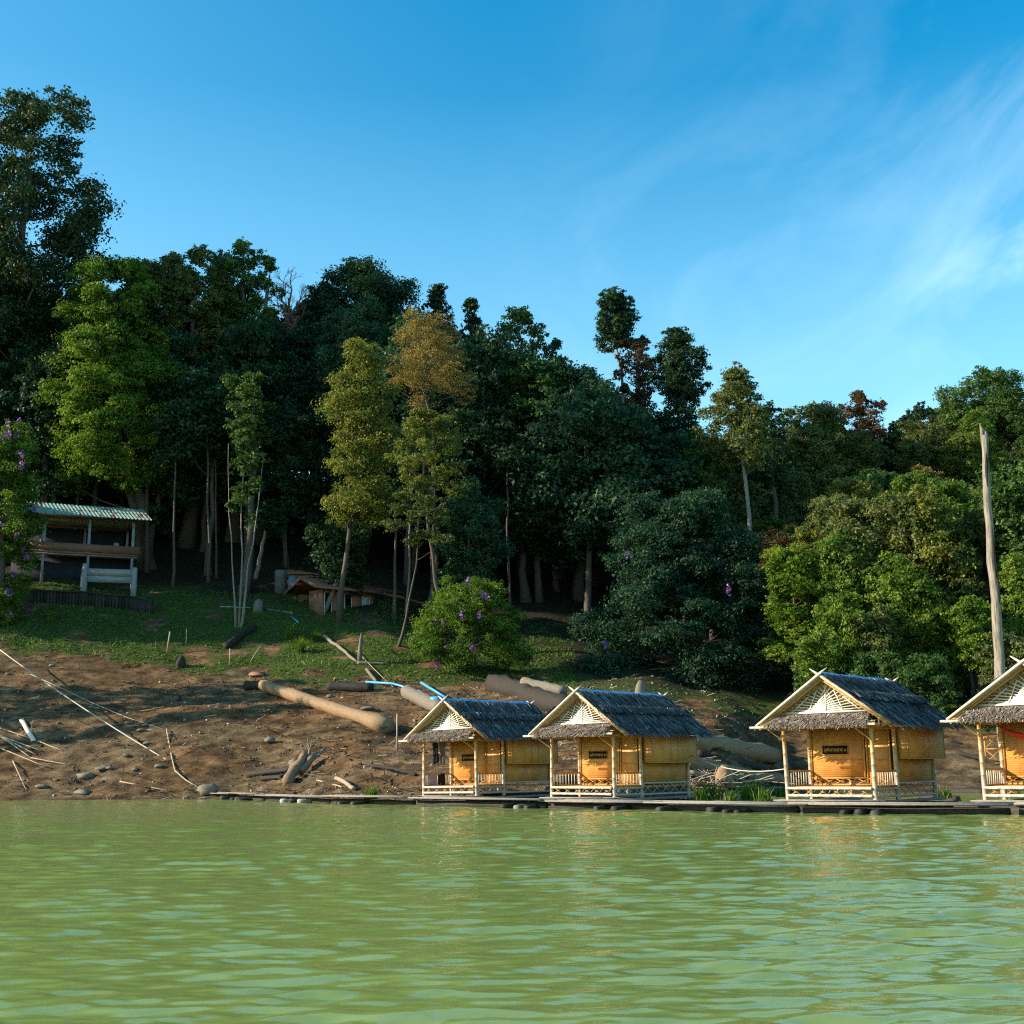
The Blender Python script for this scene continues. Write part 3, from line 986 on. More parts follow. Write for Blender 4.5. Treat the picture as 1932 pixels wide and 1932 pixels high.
tree('white_stemmed_tree', 462, 775, 985, 70, 109, 'column', 'lf_mid', 'slender white-stemmed tree with a sparse crown on the dark lawn edge', n=14, lr=0.5, seed=22, leaf=0.28, per=0.55, bark='barkpale', tr=0.11, base_px=446, base_Y=108, stems=[(-0.7, 0.8), (0.1, 0.9), (0.75, 1.0)], amp=0.02)
tree('shaded_tree', 468, 700, 850, 95, 116, 'round', 'lf_mid', 'tree with a single lit tip behind the white-stemmed tree', n=14, lr=0.4, seed=23)
tree('shaded_tree', 885, 900, 1140, 130, 112, 'round', 'lf_teal', 'dark rounded tree directly behind the flowering bush', n=20, lr=0.4, seed=24, leaf=0.3)
tree('shaded_tree', 640, 1000, 1110, 120, 113, 'round', 'lf_dark', 'dark bushy tree behind the brick house roof', n=14, lr=0.4, seed=25, leaf=0.3)
# --- dark centre mass and emergents
tree('shaded_tree', 1085, 690, 960, 200, 127, 'round', 'lf_dark', 'huge dark rounded crown left of the two emergent trees', n=28, lr=0.36, seed=26, per=1.1)
tree('shaded_tree', 990, 760, 1050, 130, 123, 'round', 'lf_dark', 'deep dark tree between creeper-wrapped tree and huge dark crown', n=22, lr=0.4, seed=27)
tree('emergent_tree', 1163, 553, 655, 104, 138, 'round', 'lf_dark', 'tall emergent tree with a two-lobed crown against the sky', n=26, lr=0.34, seed=28, leaf=0.34, tr=0.35, bark='barkpale')
tree('reddish_tree', 1203, 636, 745, 90, 137, 'round', 'lf_rust', 'reddish-leaved tree between the two emergent trees', n=14, lr=0.36, seed=29, per=0.6)
tree('emergent_tree', 1279, 617, 760, 114, 131, 'egg', 'lf_dark', 'egg-shaped emergent tree standing clear against the sky', n=30, lr=0.36, seed=30, leaf=0.30, tr=0.3, per=1.1)
tree('shaded_tree', 1282, 758, 900, 92, 130, 'round', 'lf_dark', 'dark crown directly under the egg-shaped emergent tree', n=16, lr=0.42, seed=31)
tree('creeper_tree', 1205, 735, 880, 80, 134, 'draped', 'lf_rust', 'brownish creeper-hung tree under the reddish tree', n=14, lr=0.44, seed=32, per=0.5)
tree('sunlit_tree', 1390, 693, 880, 150, 116, 'egg', 'lf_olive', 'straight pale-trunked tree with a tan-flecked crown against the sky', n=40, lr=0.32, seed=33, leaf=0.28, per=0.75, bark='barkpale', tr=0.32, base_px=1385, tone_sh=0.06)
tree('shaded_tree', 1452, 765, 920, 95, 124, 'round', 'lf_dark', 'dark tree close behind the pale-trunked tree', n=16, lr=0.4, seed=34)
tree('flowering_tree', 1290, 925, 1310, 440, 101, 'umbrella', 'lf_teal', 'huge dark flowering tree with purple sprays behind the second hut', n=90, lr=0.17, seed=35, leaf=0.26, per=0.72, tr=0.3, flowers=16, flat=0.6, depth=0.6, nlimb=30, tone_sh=-0.06)
tree('flowering_bush', 884, 1096, 1258, 240, 97, 'umbrella', 'lf_bright', 'sunlit flowering bush with purple blossoms above the first hut', cat='bush', n=46, lr=0.19, seed=36, leaf=0.19, per=0.8, tr=0.2, flowers=24, spikes=60, low=0.02, base_px=848, depth=0.8)
tree('flowering_bush', 8, 790, 1165, 150, 104, 'round', 'lf_bright', 'tall flowering bush with lilac blossoms at the left edge', cat='bush', n=32, lr=0.32, seed=37, leaf=0.22, per=0.9, flowers=46, depth=0.8, low=0.0)
# --- right hillside
tree('brown_green_tree', 1535, 765, 900, 130, 146, 'round', 'lf_olive', 'brownish green tree on the right ridge beside the reddish one', n=20, lr=0.36, seed=40, bark='barkpale', tr=0.4)
tree('reddish_tree', 1625, 738, 860, 100, 150, 'round', 'lf_rust', 'red-brown tree sticking out of the right-hand ridge', n=18, lr=0.34, seed=41, bark='barkpale', tr=0.35, per=0.8)
tree('umbrella_tree', 1735, 770, 830, 105, 162, 'umbrella', 'lf_dark', 'small umbrella-shaped tree on the ridge left of the big one', n=16, lr=0.3, seed=42)
tree('umbrella_tree', 1862, 703, 830, 200, 156, 'umbrella', 'lf_mid', 'wide umbrella-shaped tree crowning the ridge at the right', n=34, lr=0.24, seed=43, nlimb=24, per=0.8)
tree('umbrella_tree', 1975, 730, 860, 120, 152, 'umbrella', 'lf_mid', 'umbrella-shaped tree cut by the right edge of the ridge', n=18, lr=0.3, seed=44)
tree('ridge_tree', 1690, 800, 900, 90, 150, 'round', 'lf_dark', 'dark round tree filling the dip of the right ridge', n=14, lr=0.4, seed=45)
tree('yellow_tree', 1748, 880, 985, 80, 140, 'round', 'lf_gold', 'yellow-leaved tree on the right hillside', n=18, lr=0.36, seed=46, leaf=0.26, per=0.8, tone_sh=0.05)
tree('yellow_tree', 1812, 822, 900, 85, 144, 'round', 'lf_yellow', 'yellow-green crown under the wide umbrella tree', n=14, lr=0.38, seed=47, leaf=0.28)
tree('olive_tree', 1495, 890, 1000, 120, 132, 'umbrella', 'lf_olive', 'spreading brownish tree on the slope with a vine-hung trunk', n=20, lr=0.28, seed=48, per=0.7, bark='barkpale', tr=0.25)
tree('vine_draped_tree', 1700, 935, 1110, 125, 97, 'draped', 'lf_olive', 'olive vine curtain hanging from a tree on the right hillside', n=26, lr=0.42, seed=49, leaf=0.28)
tree('green_tree', 1586, 1005, 1170, 112, 96, 'draped', 'lf_lime', 'lit green tree with orange-tipped top on the right hillside', n=24, lr=0.38, seed=50, leaf=0.25)
tree('vine_draped_tree', 1600, 1120, 1300, 110, 91, 'draped', 'lf_lime', 'column of sunlit creepers below the orange-tipped tree', n=24, lr=0.42, seed=51, leaf=0.25, tone_sh=0.12)
tree('green_tree', 1705, 1050, 1270, 150, 93, 'round', 'lf_lime', 'bushy bright green tree in the middle of the right hillside', n=26, lr=0.36, seed=52, leaf=0.26)
tree('fern_green_tree', 1830, 1135, 1270, 115, 91, 'round', 'lf_bright', 'vivid fern-green tree left of the dead trunk', n=22, lr=0.36, seed=53, leaf=0.22, droop=0.6, tone_sh=0.1)
tree('green_tree', 1905, 880, 1110, 120, 96, 'draped', 'lf_mid', 'tall green tree at the right edge behind the dead trunk', n=24, lr=0.4, seed=54, leaf=0.3)
tree('bamboo_thicket', 1905, 1200, 1340, 125, 88, 'round', 'lf_olive', 'pale olive thicket at the foot of the dead trunk', cat='bush', n=22, lr=0.36, seed=55, leaf=0.22, droop=0.8)
tree('shrub', 1545, 1195, 1310, 95, 89, 'round', 'lf_lime', 'lit shrub at the left foot of the right hillside', cat='bush', n=16, lr=0.38, seed=56, leaf=0.2)
tree('shrub', 1745, 1240, 1345, 125, 86, 'round', 'lf_mid', 'dark shrub right behind the third hut roof', cat='bush', n=20, lr=0.36, seed=57, leaf=0.22)
tree('shrub', 1655, 1235, 1330, 115, 88, 'round', 'lf_mid', 'green shrub above the ridge of the third hut', cat='bush', n=18, lr=0.36, seed=58, leaf=0.22)
tree('green_tree', 1820, 985, 1130, 110, 98, 'round', 'lf_mid', 'cool green tree below the yellow-green crown at right', n=20, lr=0.38, seed=59)
tree('vine_draped_tree', 1655, 1150, 1330, 95, 90, 'draped', 'lf_olive', 'olive hanging creepers just left of the bushy bright green tree', n=22, lr=0.42, seed=61, leaf=0.24, droop=0.6)
tree('green_tree', 1770, 1110, 1300, 100, 95, 'round', 'lf_olive', 'brown-tinged green tree between the bushy tree and the fern-green one', n=22, lr=0.36, seed=62, leaf=0.25)
tree('green_tree', 1925, 1040, 1220, 90, 92, 'draped', 'lf_lime', 'bright leafy tree cut by the right edge beside the dead trunk', n=20, lr=0.4, seed=63, leaf=0.24)
tree('reddish_tree', 1455, 1000, 1110, 100, 110, 'round', 'lf_rust', 'dim red-brown bush on the slope right of the flowering tree', n=14, lr=0.38, seed=60, leaf=0.26, per=0.7)


# a twiggy leafless tree
def bare_tree():
    rng = np.random.default_rng(77)
    Y = 133
    top = atY(548, 455, Y)
    gz = hground(top[0], Y)
    root = empty('bare_tree', (top[0], Y, gz), 'leafless reddish tree on the ridge', 'tree')
    H = top[2] - gz
    t = MB()
    trunk_mesh(t, rng, np.array([0, 0, -0.5]), np.array([0, 0, H * 0.80]), 0.32, 0.12)
    t.build('trunk', MAT['bark'], root, smooth=True)
    b = MB()
    R = 52 / PXF * Y

    def grow(p, d, L, r, dep):
        q = p + d * L
        b.tube(np.array([p, (p + q) / 2 + rng.standard_normal(3) * L * 0.05, q]), [r, r * 0.8, r * 0.6], 4, tone=rng.uniform(0, 1), caps=False)
        if dep == 0:
            return
        for k in range(3 if dep > 1 else 4):
            nd = unit(d + rng.standard_normal(3) * 0.55 + np.array([0, 0, 0.18]))
            grow(p + (q - p) * rng.uniform(0.6, 1.0), nd, L * rng.uniform(0.62, 0.8), r * 0.55, dep - 1)
    for k in range(11):
        a = k * 2.4
        h0 = H * (0.58 + 0.02 * k)
        grow(np.array([0, 0, min(h0, H * 0.80)]), unit(np.array([math.cos(a) * 0.8, math.sin(a) * 0.8, 1.0])), R * 0.62, 0.13, 4)
    b.build('twigs', MAT['twig'], root)


bare_tree()


# the tall dead trunk
def dead_trunk():
    rng = np.random.default_rng(5)
    Y = 62.0
    top, base = atY(1857, 822, Y), atY(1886, 1300, Y)
    g = hground(base[0], Y)
    bz = min(g, -0.4)
    base = atY(1895, 1480, Y)
    base[2] = bz
    root = empty('dead_trunk', (base[0], Y, 0), 'tall bare dead tree trunk with a broken top', 'dead tree')
    pts = bend(rng, base, top, 22, 0.005) - np.array([base[0], Y, 0])
    t_ = np.linspace(0, 1, 22)
    r = (0.31 * (1 - t_) + 0.16 * t_) * (1 + 0.05 * np.sin(t_ * 40))
    m = MB()
    m.tube(pts, r, 14, wob=0.04, rng=rng)
    tp = pts[-1]
    for dx, h, rr in ((-0.10, 0.65, 0.08), (0.06, 0.35, 0.09), (0.1, 0.2, 0.07)):
        m.tube(np.array([tp + [dx, 0, -0.4], tp + [dx * 1.15, 0, h * 0.5], tp + [dx * 1.3 - 0.03, 0.02, h]]), [rr * 1.3, rr, 0.015], 6)
    m.build('trunk', surf('dead_grey_bark', (0.10, 0.075, 0.055), (0.38, 0.32, 0.26), (4, 4, 0.45), 3, 0.85, 0.8, 0.08, 0.2, c3=(0.58, 0.52, 0.45)), root, smooth=True)
    for (f0, f1, a, wd) in ((0.62, 0.76, -1.3, 0.09), (0.55, 0.66, -1.0, 0.07), (0.86, 0.95, -1.75, 0.08), (0.90, 0.985, -1.2, 0.05)):
        q = []
        s = MB()
        for f in np.linspace(f0, f1, 7):
            c_ = np.array([np.interp(f, t_, pts[:, i]) for i in range(3)])
            rr = np.interp(f, t_, r)
            q.append(c_ + np.array([math.cos(a), math.sin(a), 0]) * rr * 0.99)
        s.tube(np.array(q), wd * np.sin(np.linspace(0.15, 3.0, 7)), 6)
        s.build('split', MAT['logdark'], root)


dead_trunk()

# ------------------------------------------------------------------ forest filling the hillside (copies of a few trees)
PROTO = []


def proto(kind, seed, n, lr, R, H, trunk, per, leaf, **kw):
    rng = np.random.default_rng(seed)
    lobes = crown_lobes(rng, kind, R, H, n, lr, 0.75, kw.get('low', 0.0))
    LB = [(x, y, z + trunk, r, f) for (x, y, z, r, f) in lobes]
    c = MB(); crown_mesh(c, rng, LB, per, leaf)
    co = c.build('crown', MAT['lf_dark'])
    t = MB(); trunk_mesh(t, rng, np.array([0, 0, -1.0]), np.array([0, 0, trunk + H * 0.75]), 0.3, 0.08, LB, 0, 10)
    to = t.build('trunk', MAT['bark'], smooth=True)
    PROTO.append((co.data, to.data, R, trunk + H))
    bpy.data.objects.remove(co); bpy.data.objects.remove(to)


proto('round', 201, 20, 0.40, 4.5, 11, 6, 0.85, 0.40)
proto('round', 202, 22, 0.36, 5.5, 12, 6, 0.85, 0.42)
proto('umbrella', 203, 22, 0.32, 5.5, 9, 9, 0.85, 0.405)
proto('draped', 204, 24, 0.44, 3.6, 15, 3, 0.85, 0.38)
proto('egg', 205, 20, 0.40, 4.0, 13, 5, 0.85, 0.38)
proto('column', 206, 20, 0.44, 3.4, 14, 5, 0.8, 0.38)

SKY_PX = [-900, -300, 0, 230, 300, 400, 500, 600, 700, 780, 870, 930, 1000, 1060, 1130, 1200, 1290, 1340, 1400, 1480, 1540, 1620, 1690, 1730, 1790, 1932, 2300]
SKY_PY = [100, 300, 500, 545, 505, 505, 500, 545, 525, 580, 620, 650, 650, 705, 735, 770, 820, 840, 815, 830, 800, 800, 840, 840, 770, 765, 700]


def place(i, x, y, s, sz, rz, leafm, label, group, name='forest_tree'):
    cd, td, R, H = PROTO[i]
    g = hground(x, y)
    root = empty(name, (x, y, g), label, 'tree', group, rz)
    root.scale = (s, s, sz)
    for nm, d, mt in (('crown', cd, MAT[leafm]), ('trunk', td, MAT['bark'])):
        o = bpy.data.objects.new(nm, d)
        COL.objects.link(o)
        o.parent = root
        o.material_slots[0].link = 'OBJECT'
        o.material_slots[0].material = mt
    return root


def forest():
    rng = np.random.default_rng(12)
    pts = []
    tries = 0
    while len(pts) < 175 and tries < 9000:
        tries += 1
        y = rng.uniform(111, 172)
        px = rng.uniform(-160, 2080)
        x = (px - 966) / PXF * y
        if px > 1480 and y < 116:
            continue
        if (px < 1100 and y < 121) or (px < 1480 and y < 119):
            continue
        dmin = 5.0 if px > 250 else 5.5
        if any((x - a) ** 2 + (y - b) ** 2 < dmin ** 2 for a, b in pts):
            continue
        g = hground(x, y)
        lim = atY(px, np.interp(px, SKY_PX, SKY_PY), y)[2] - g
        i = int(rng.integers(len(PROTO)))
        if px > 1380 and y < 142:
            lim = min(lim, atY(px, 985, y)[2] - g)
        H = min(rng.uniform(15, 26), lim * rng.uniform(0.9, 0.99))
        if H < 6:
            continue
        sz = H / PROTO[i][3]
        s = min(1.25, max(0.6, sz * rng.uniform(0.9, 1.25)))
        pts.append((x, y))
        if px < 1330:
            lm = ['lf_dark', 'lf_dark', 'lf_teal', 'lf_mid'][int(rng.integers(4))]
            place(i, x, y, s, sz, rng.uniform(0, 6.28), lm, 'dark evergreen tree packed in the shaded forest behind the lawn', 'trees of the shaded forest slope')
        else:
            lm = ['lf_mid', 'lf_mid', 'lf_olive', 'lf_olive', 'lf_lime'][int(rng.integers(5))]
            place(i, x, y, s, sz, rng.uniform(0, 6.28), lm, 'green tree packed among others on the hillside at right', 'trees of the right hillside')
    return pts


FP = forest()


def hillside_trees():
    rng = np.random.default_rng(44)
    pts = []
    for _ in range(4000):
        if len(pts) >= 34:
            break
        y = rng.uniform(95, 124); px = rng.uniform(1475, 2010)
        x = (px - 966) / PXF * y
        if any((x - a) ** 2 + (y - b) ** 2 < 3.4 ** 2 for a, b in pts):
            continue
        g = hground(x, y)
        lim = atY(px, rng.uniform(880, 1080), y)[2] - g
        if lim < 5:
            continue
        i = int(rng.integers(len(PROTO)))
        sz = lim / PROTO[i][3]
        if sz > 1.25:
            continue
        pts.append((x, y))
        lm = ['lf_mid', 'lf_lime', 'lf_olive', 'lf_lime', 'lf_bright', 'lf_yellow', 'lf_olive'][int(rng.integers(7))]
        place(i, x, y, max(.5, min(.95, sz * rng.uniform(.9, 1.15))), sz, rng.uniform(0, 6.28), lm, 'leafy tree in the sunlit tangle on the lower right hillside', 'trees of the lower right hillside')


hillside_trees()


def shade_trees():
    """unseen trees added beyond the left edge to throw shade on the slope"""
    rng = np.random.default_rng(31)
    for (x, y, s, sz, i) in SHADE:
        place(i, x, y - (7 if y > 120 else 0), s, sz, rng.uniform(0, 6.28), 'lf_dark', 'unseen tree added outside the left edge to shade the slope', 'unseen shade trees added beyond the left edge')


SHADE = [(-54, 104.6, .85, 1.06, 1), (-58, 105.5, .85, 1.06, 0), (-55, 110, .85, 1.06, 2), (-64, 103.4, .9, 1.1, 1), (-66, 108, .9, 1.1, 0)]  # unseen trees, placed and sized to block sun from lawn and bank
SHADE += [(-52, 84.9, .36, 1.0, 5), (-55, 88.2, .45, 1.05, 5), (-52, 91.0, .40, .92, 5)]
SHADE += [(x, y, s_, s_ * 1.25, k % 3) for k, (x, y, s_) in enumerate([(-70, 131, 1.6), (-72, 139, 1.5), (-84, 128, 1.6), (-88, 135, 1.6), (-84, 143, 1.4), (-98, 127, 1.6), (-100, 138, 1.5), (-72, 147, 1.3), (-60, 134, 1.5), (-88, 152, 1.3), (-72, 158, 1.3)])]
shade_trees()


def undergrowth():
    """low leafy ground cover on the forest floor: nobody could count it"""
    rng = np.random.default_rng(3)
    m = MB()
    n = 2600
    px = rng.uniform(250, 2100, n)
    y = rng.uniform(92, 150, n)
    lim = np.interp(px, [250, 600, 760, 900, 1100, 1400, 1500, 2100], [117, 117, 110, 102, 96, 92, 93, 93])
    keep = y > lim
    px, y = px[keep], y[keep]
    x = (px - 966) / PXF * y
    g = hfull(x, y)
    for i in range(len(x)):
        right = px[i] > 1480
        h = rng.uniform(0.6, 1.6) * (1.7 if right else 1.0)
        k = int(48 * (1.6 if right else 1.0))
        C = np.array([x[i], y[i], g[i] + h * 0.4]) + rng.standard_normal((k, 3)) * np.array([0.8, 0.8, h * 0.35])
        N = unit(rng.standard_normal((k, 3)) + np.array([0, 0, 0.8]))
    leaves(m, C, N, 0.27, 0.18, rng, np.clip(rng.normal(0.45, 0.16) + rng.normal(0, 0.1, k), 0, 1), 0.3)
    o = m.build('undergrowth', MAT['lf_dark'])
    o['kind'] = 'stuff'
    o['label'] = 'tangled leafy undergrowth covering the forest floor'
    o['category'] = 'undergrowth'


undergrowth()


def thin_trunks():
    rng = np.random.default_rng(19)
    for i, (px, pyb, pyt, Y, r, c) in enumerate([(276, 1095, 735, 122, 0.26, 'bark'), (326, 1098, 820, 118, 0.14, 'bark'), (394, 1095, 800, 119, 0.16, 'bark'), (410, 1090, 850, 121, 0.12, 'bark'),
                                               (540, 1075, 800, 122, 0.13, 'bark'), (745, 1165, 940, 112, 0.16, 'bark'), (765, 1150, 880, 113, 0.11, 'barkpale'), (812, 1120, 860, 115, 0.12, 'bark'), (965, 1160, 880, 116, 0.14, 'bark')]):
        b = atY(px, pyb, Y); t = atY(px + rng.uniform(-12, 12), pyt, Y)
        g = hground(b[0], Y)
        H = t[2] - g
        root = empty('slim_tree', (b[0], Y, g), ['dark straight tree trunk right of the pavilion', 'thin dark trunk in the gloom behind the lawn', 'thin dark trunk in the gloom behind the lawn', 'thin dark trunk in the gloom behind the lawn', 'thin dark trunk in the gloom behind the lawn',
                     'slim trunk standing just right of the brick house', 'pale slim trunk near the right end of the brick house', 'thin dark trunk behind the flowering bush', 'thin dark trunk right of the flowering bush'][i], 'tree',
                     'thin dark trunks behind the lawn' if 0 < i < 5 else None)
        m = MB()
        trunk_mesh(m, rng, np.array([0, 0, -0.5]), np.array([t[0] - b[0], 0, H]), r, r * 0.5, amp=0.015)
        m.build('trunk', MAT[c], root, smooth=True)
        cm = MB()
        LB = [(t[0] - b[0] + rng.normal(0, 0.9), rng.normal(0, 0.9), H + rng.uniform(-1.2, 1.0), 1.0, 0.8) for _ in range(5)]
        crown_mesh(cm, rng, LB, 0.8, 0.32)
        cm.build('crown', MAT['lf_dark'], root)
    # a leaning pale trunk and the prop that leans against the yellow-green tree
    a, b = ground(482, 1092), None
    t = atY(501, 1000, a[1])
    root = empty('leaning_trunk', a, 'pale leaning trunk left of the water tanks', 'tree')
    m = MB(); m.tube(bend(rng, (0, 0, -0.3), t - a, 8, 0.03), np.linspace(0.24, 0.12, 8), 8); m.build('trunk', MAT['barkpale'], root, smooth=True)
    cm = MB(); LB = [(t[0] - a[0] + rng.normal(0, 0.8), rng.normal(0, 0.8), t[2] - a[2] + rng.uniform(0, 2), 1.2, 0.8) for _ in range(6)]
    crown_mesh(cm, rng, LB, 0.8, 0.34); cm.build('crown', MAT['lf_dark'], root)
    a = ground(609, 1158); t = atY(648, 1062, a[1] + 0.3)
    o = empty('leaning_trunk', a, 'grey pole leaning against the yellow-green tree by the brick house', 'log')
    m = MB(); m.tube(bend(rng, (0, 0, -0.2), t - a, 7, 0.02), np.linspace(0.26, 0.15, 7), 8); m.build('trunk', MAT['loggrey'], o, smooth=True)


thin_trunks()

# ------------------------------------------------------------------ the raft huts
DECK = 0.38
HW, PD, HD = 1.65, 1.88, 5.34                # half width, porch depth, depth
ZP, ZE, ZA, OV, FO, RO = 2.44, 2.54, 4.25, 0.865, 0.35, 0.60


def thatch_slope(m, rng, side, y0, y1, z0f, z1f, n, lift, L=0.62):
    """palm-leaf thatch: thin blades laid down the slope; f=0 ridge, 1 eave"""
    xe = HW + OV
    sl = np.array([side * xe, 0, ZE - ZA])
    ln = np.linalg.norm(sl)
    dn = sl / ln
    nor = np.array([side * (ZA - ZE), 0, xe]); nor = nor / np.linalg.norm(nor)
    f = rng.uniform(z0f, z1f, n)
    y = rng.uniform(y0, y1, n)
    base = np.stack([side * xe * f, y, ZA + (ZE - ZA) * f], 1) + nor * (lift + rng.uniform(0.0, 0.05, n)[:, None])
    sk = rng.normal(0.22 * side * -1, 0.16, n)
    d = unit(dn[None] + np.stack([np.zeros(n), sk, np.zeros(n)], 1) - nor * rng.uniform(-0.02, 0.07, n)[:, None])
    Ls = rng.uniform(0.6, 1.2, n)[:, None] * L
    wv = np.cross(d, nor)
    wv = unit(wv + nor * rng.normal(0, 0.35, (n, 1)))
    wd = rng.uniform(0.012, 0.032, n)[:, None]
    tip = base + d * Ls
    m.quads(np.stack([base - wv * wd, base + wv * wd, tip + wv * wd * 0.55, tip - wv * wd * 0.55], 1), np.clip(rng.normal(0.42, 0.2, n), 0, 1))


def lattice_x(m, a, b, z0, z1, n, r=0.016, tone=0.5):
    """zig-zag of crossed bamboo strips in a band from a to b"""
    a, b = np.asarray(a, float), np.asarray(b, float)
    d = (b - a)
    perp = unit(np.array([-d[1], d[0], 0.0])) * r * 0.9
    for i in range(n):
        p, q = a + d * i / n, a + d * (i + 1) / n
        m.tube(np.array([p + [0, 0, z0], q + [0, 0, z1]]) + perp, r, 5, tone)
        m.tube(np.array([p + [0, 0, z1], q + [0, 0, z0]]) - perp, r, 5, 1 - tone)


def pole(m, a, b, r, n=8, tone=0.5, taper=0.9, nodes=0.38, rng=None):
    a, b = np.asarray(a, float), np.asarray(b, float)
    L = np.linalg.norm(b - a)
    k = max(1, int(L / nodes))
    pts, rad = [], []
    for i in range(k + 1):
        f = i / k
        rr = r * (1 + (taper - 1) * f)
        for df, s_ in ((-0.012, 1.0), (0, 1.12), (0.012, 1.0)):
            ff = f + df / max(L, 0.2)
            if 0 <= ff <= 1:
                pts.append(a + (b - a) * ff)
                rad.append(rr * s_)
    m.tube(np.array(pts), np.array(rad), n, tone)


def hut(pos, yaw, roll, scale, label, seed, shutter=False):
    rng = np.random.default_rng(seed)
    root = empty('raft_hut', (pos[0], pos[1], DECK), label, 'hut', 'thatched bamboo huts on the raft')
    root.rotation_euler = (0, roll, -yaw)
    root.scale = (scale,) * 3

    def part(name, mat, fn, parent=root, smooth=False):
        m = MB()
        fn(m)
        return m.build(name, MAT[mat], parent, smooth)

    # posts
    for (x, y, h, r) in ((-HW, 0, ZP, .080), (HW, 0, ZP, .084), (-HW, PD, ZP + .1, .08), (HW, PD, ZP + .1, .085), (-HW, HD, ZP + .1, .08), (HW, HD, ZP + .1, .08)):
        part('post', 'post', lambda m: pole(m, (x + rng.normal(0, .012), y, -.05), (x + rng.normal(0, .012), y, h), r, 10, 0.5, 0.86), smooth=True)
    # floor and skirting
    part('floor', 'bamboo', lambda m: m.box((0, HD / 2 + .05, .39), (HW - .02, HD / 2 - .12, .035)))

    def front_rails(m):
        pole(m, (-HW + .06, -.10, .37), (HW - .06, -.12, .385), .052, 9, .8, 0.95)
        pole(m, (-HW + .06, -.10, .12), (HW - .06, -.12, .13), .05, 9, .8, 0.95)
    part('front_rail', 'pale', front_rails, smooth=True)
    part('front_lattice', 'bamboo', lambda m: lattice_x(m, (-HW + .1, -.02, 0), (HW - .1, -.02, 0), .12, .38, 6, .018))

    def side_rails(m):
        for z in (.10, .35):
            pole(m, (HW + .02, .05, z), (HW + .02, PD - .05, z), .045, 8, .4, 0.95)
        pole(m, (HW + .02, PD + .08, .08), (HW + .02, HD - .05, .08), .045, 8, .4, 0.95)
        pole(m, (HW + .02, PD + .08, .53), (HW + .02, HD - .05, .53), .04, 8, .4, 0.95)
    part('side_rail', 'pale', side_rails, smooth=True)

    def side_lat(m):
        lattice_x(m, (HW, PD + .1, 0), (HW, HD - .08, 0), .09, .53, 5, .016)
        lattice_x(m, (HW, .1, 0), (HW, PD - .1, 0), .10, .35, 4, .014)
        lattice_x(m, (-HW, PD + .1, 0), (-HW, HD - .08, 0), .09, .53, 5, .016)
    part('side_lattice', 'pale', side_lat)
    # porch railings
    for s_, nb in ((-1, 9), (1, 9)):
        rl = part('railing', 'bamboo', lambda m: (m.box((s_ * HW, PD / 2, .965), (.035, PD / 2 - .08, .028)), m.box((s_ * HW, PD / 2, .45), (.03, PD / 2 - .08, .025))))
        for i in range(nb):
            y = .16 + (PD - .32) * i / (nb - 1)
            part('baluster', 'pale', lambda m: m.tube(np.array([(s_ * HW, y, .47), (s_ * HW, y + rng.normal(0, .008), .94)]), .019, 6, rng.uniform(.3, .9)), rl)

    # room walls
    def front_wall(m):
        m.box((-.53, PD + .02, 1.63), (1.05, .02, .92))
    fw = part('front_wall', 'woven', front_wall)

    def seams(m):
        for (x, z0, z1) in ((-1.56, .70, 2.55), (.50, .70, 2.55)):
            m.box((x, PD - .012, (z0 + z1) / 2), (.03, .022, (z1 - z0) / 2))
        m.box((-.53, PD - .010, 1.33), (1.0, .010, .014))
        m.box((-.53, PD - .012, .70), (1.07, .024, .03))
        m.box((-.02, PD - .008, .47), (1.58, .024, .028))
    part('wall_frame', 'bamboo', seams)
    part('wall_lattice', 'bamboo', lambda m: lattice_x(m, (-1.55, PD, 0), (1.5, PD, 0), .49, .69, 7, .016))
    dr = part('door', 'woven', lambda m: m.box((1.03, PD + .03, 1.52), (.42, .018, 1.0)))
    part('door_frame', 'bamboo', lambda m: (m.box((.60, PD + .0, 1.52), (.028, .026, 1.02)), m.box((1.46, PD + .0, 1.52), (.028, .026, 1.02)), m.box((1.03, PD + .004, 1.33), (.40, .014, .02)), m.box((1.03, PD + .004, 1.95), (.40, .014, .02))), dr)
    part('side_wall', 'woven', lambda m: (m.box((HW - .03, (PD + HD) / 2, 1.02), (.02, (HD - PD) / 2 - .06, .47)), m.box((-HW + .03, (PD + HD) / 2, 1.55), (.02, (HD - PD) / 2 - .06, 1.0))))
    part('back_wall', 'woven', lambda m: m.box((0, HD - .03, 1.55), (HW - .06, .02, 1.0)))
    bx0, bx1, by0, by1, bz0, bz1 = HW - .01, HW + .43, PD + .12, HD + .10, 1.37, 2.50

    def box_(m):
        m.box((bx1, (by0 + by1) / 2, (bz0 + bz1) / 2), (.015, (by1 - by0) / 2, (bz1 - bz0) / 2))
        m.box(((bx0 + bx1) / 2 - .01, by0 + .012, (bz0 + bz1) / 2), ((bx1 - bx0) / 2 - .01, .012, (bz1 - bz0) / 2 - .004))
        m.box(((bx0 + bx1) / 2 - .01, by1 - .012, (bz0 + bz1) / 2), ((bx1 - bx0) / 2 - .01, .012, (bz1 - bz0) / 2 - .004))
        m.box(((bx0 + bx1) / 2 - .01, (by0 + by1) / 2, bz0 + .014), ((bx1 - bx0) / 2 - .012, (by1 - by0) / 2 - .03, .012))
    wb = part('wall_bay', 'woven', box_)

    def bay_frame(m):
        y_a = by0 + (by1 - by0) * .42
        for y in (by0 + .02, y_a, y_a + .52, by1 - .02):
            m.box((bx1 + .018, y, (bz0 + bz1) / 2), (.008, .016, (bz1 - bz0) / 2))
        m.box((bx1 + .016, (by0 + by1) / 2, bz0 + .005), (.012, (by1 - by0) / 2 + .01, .022))
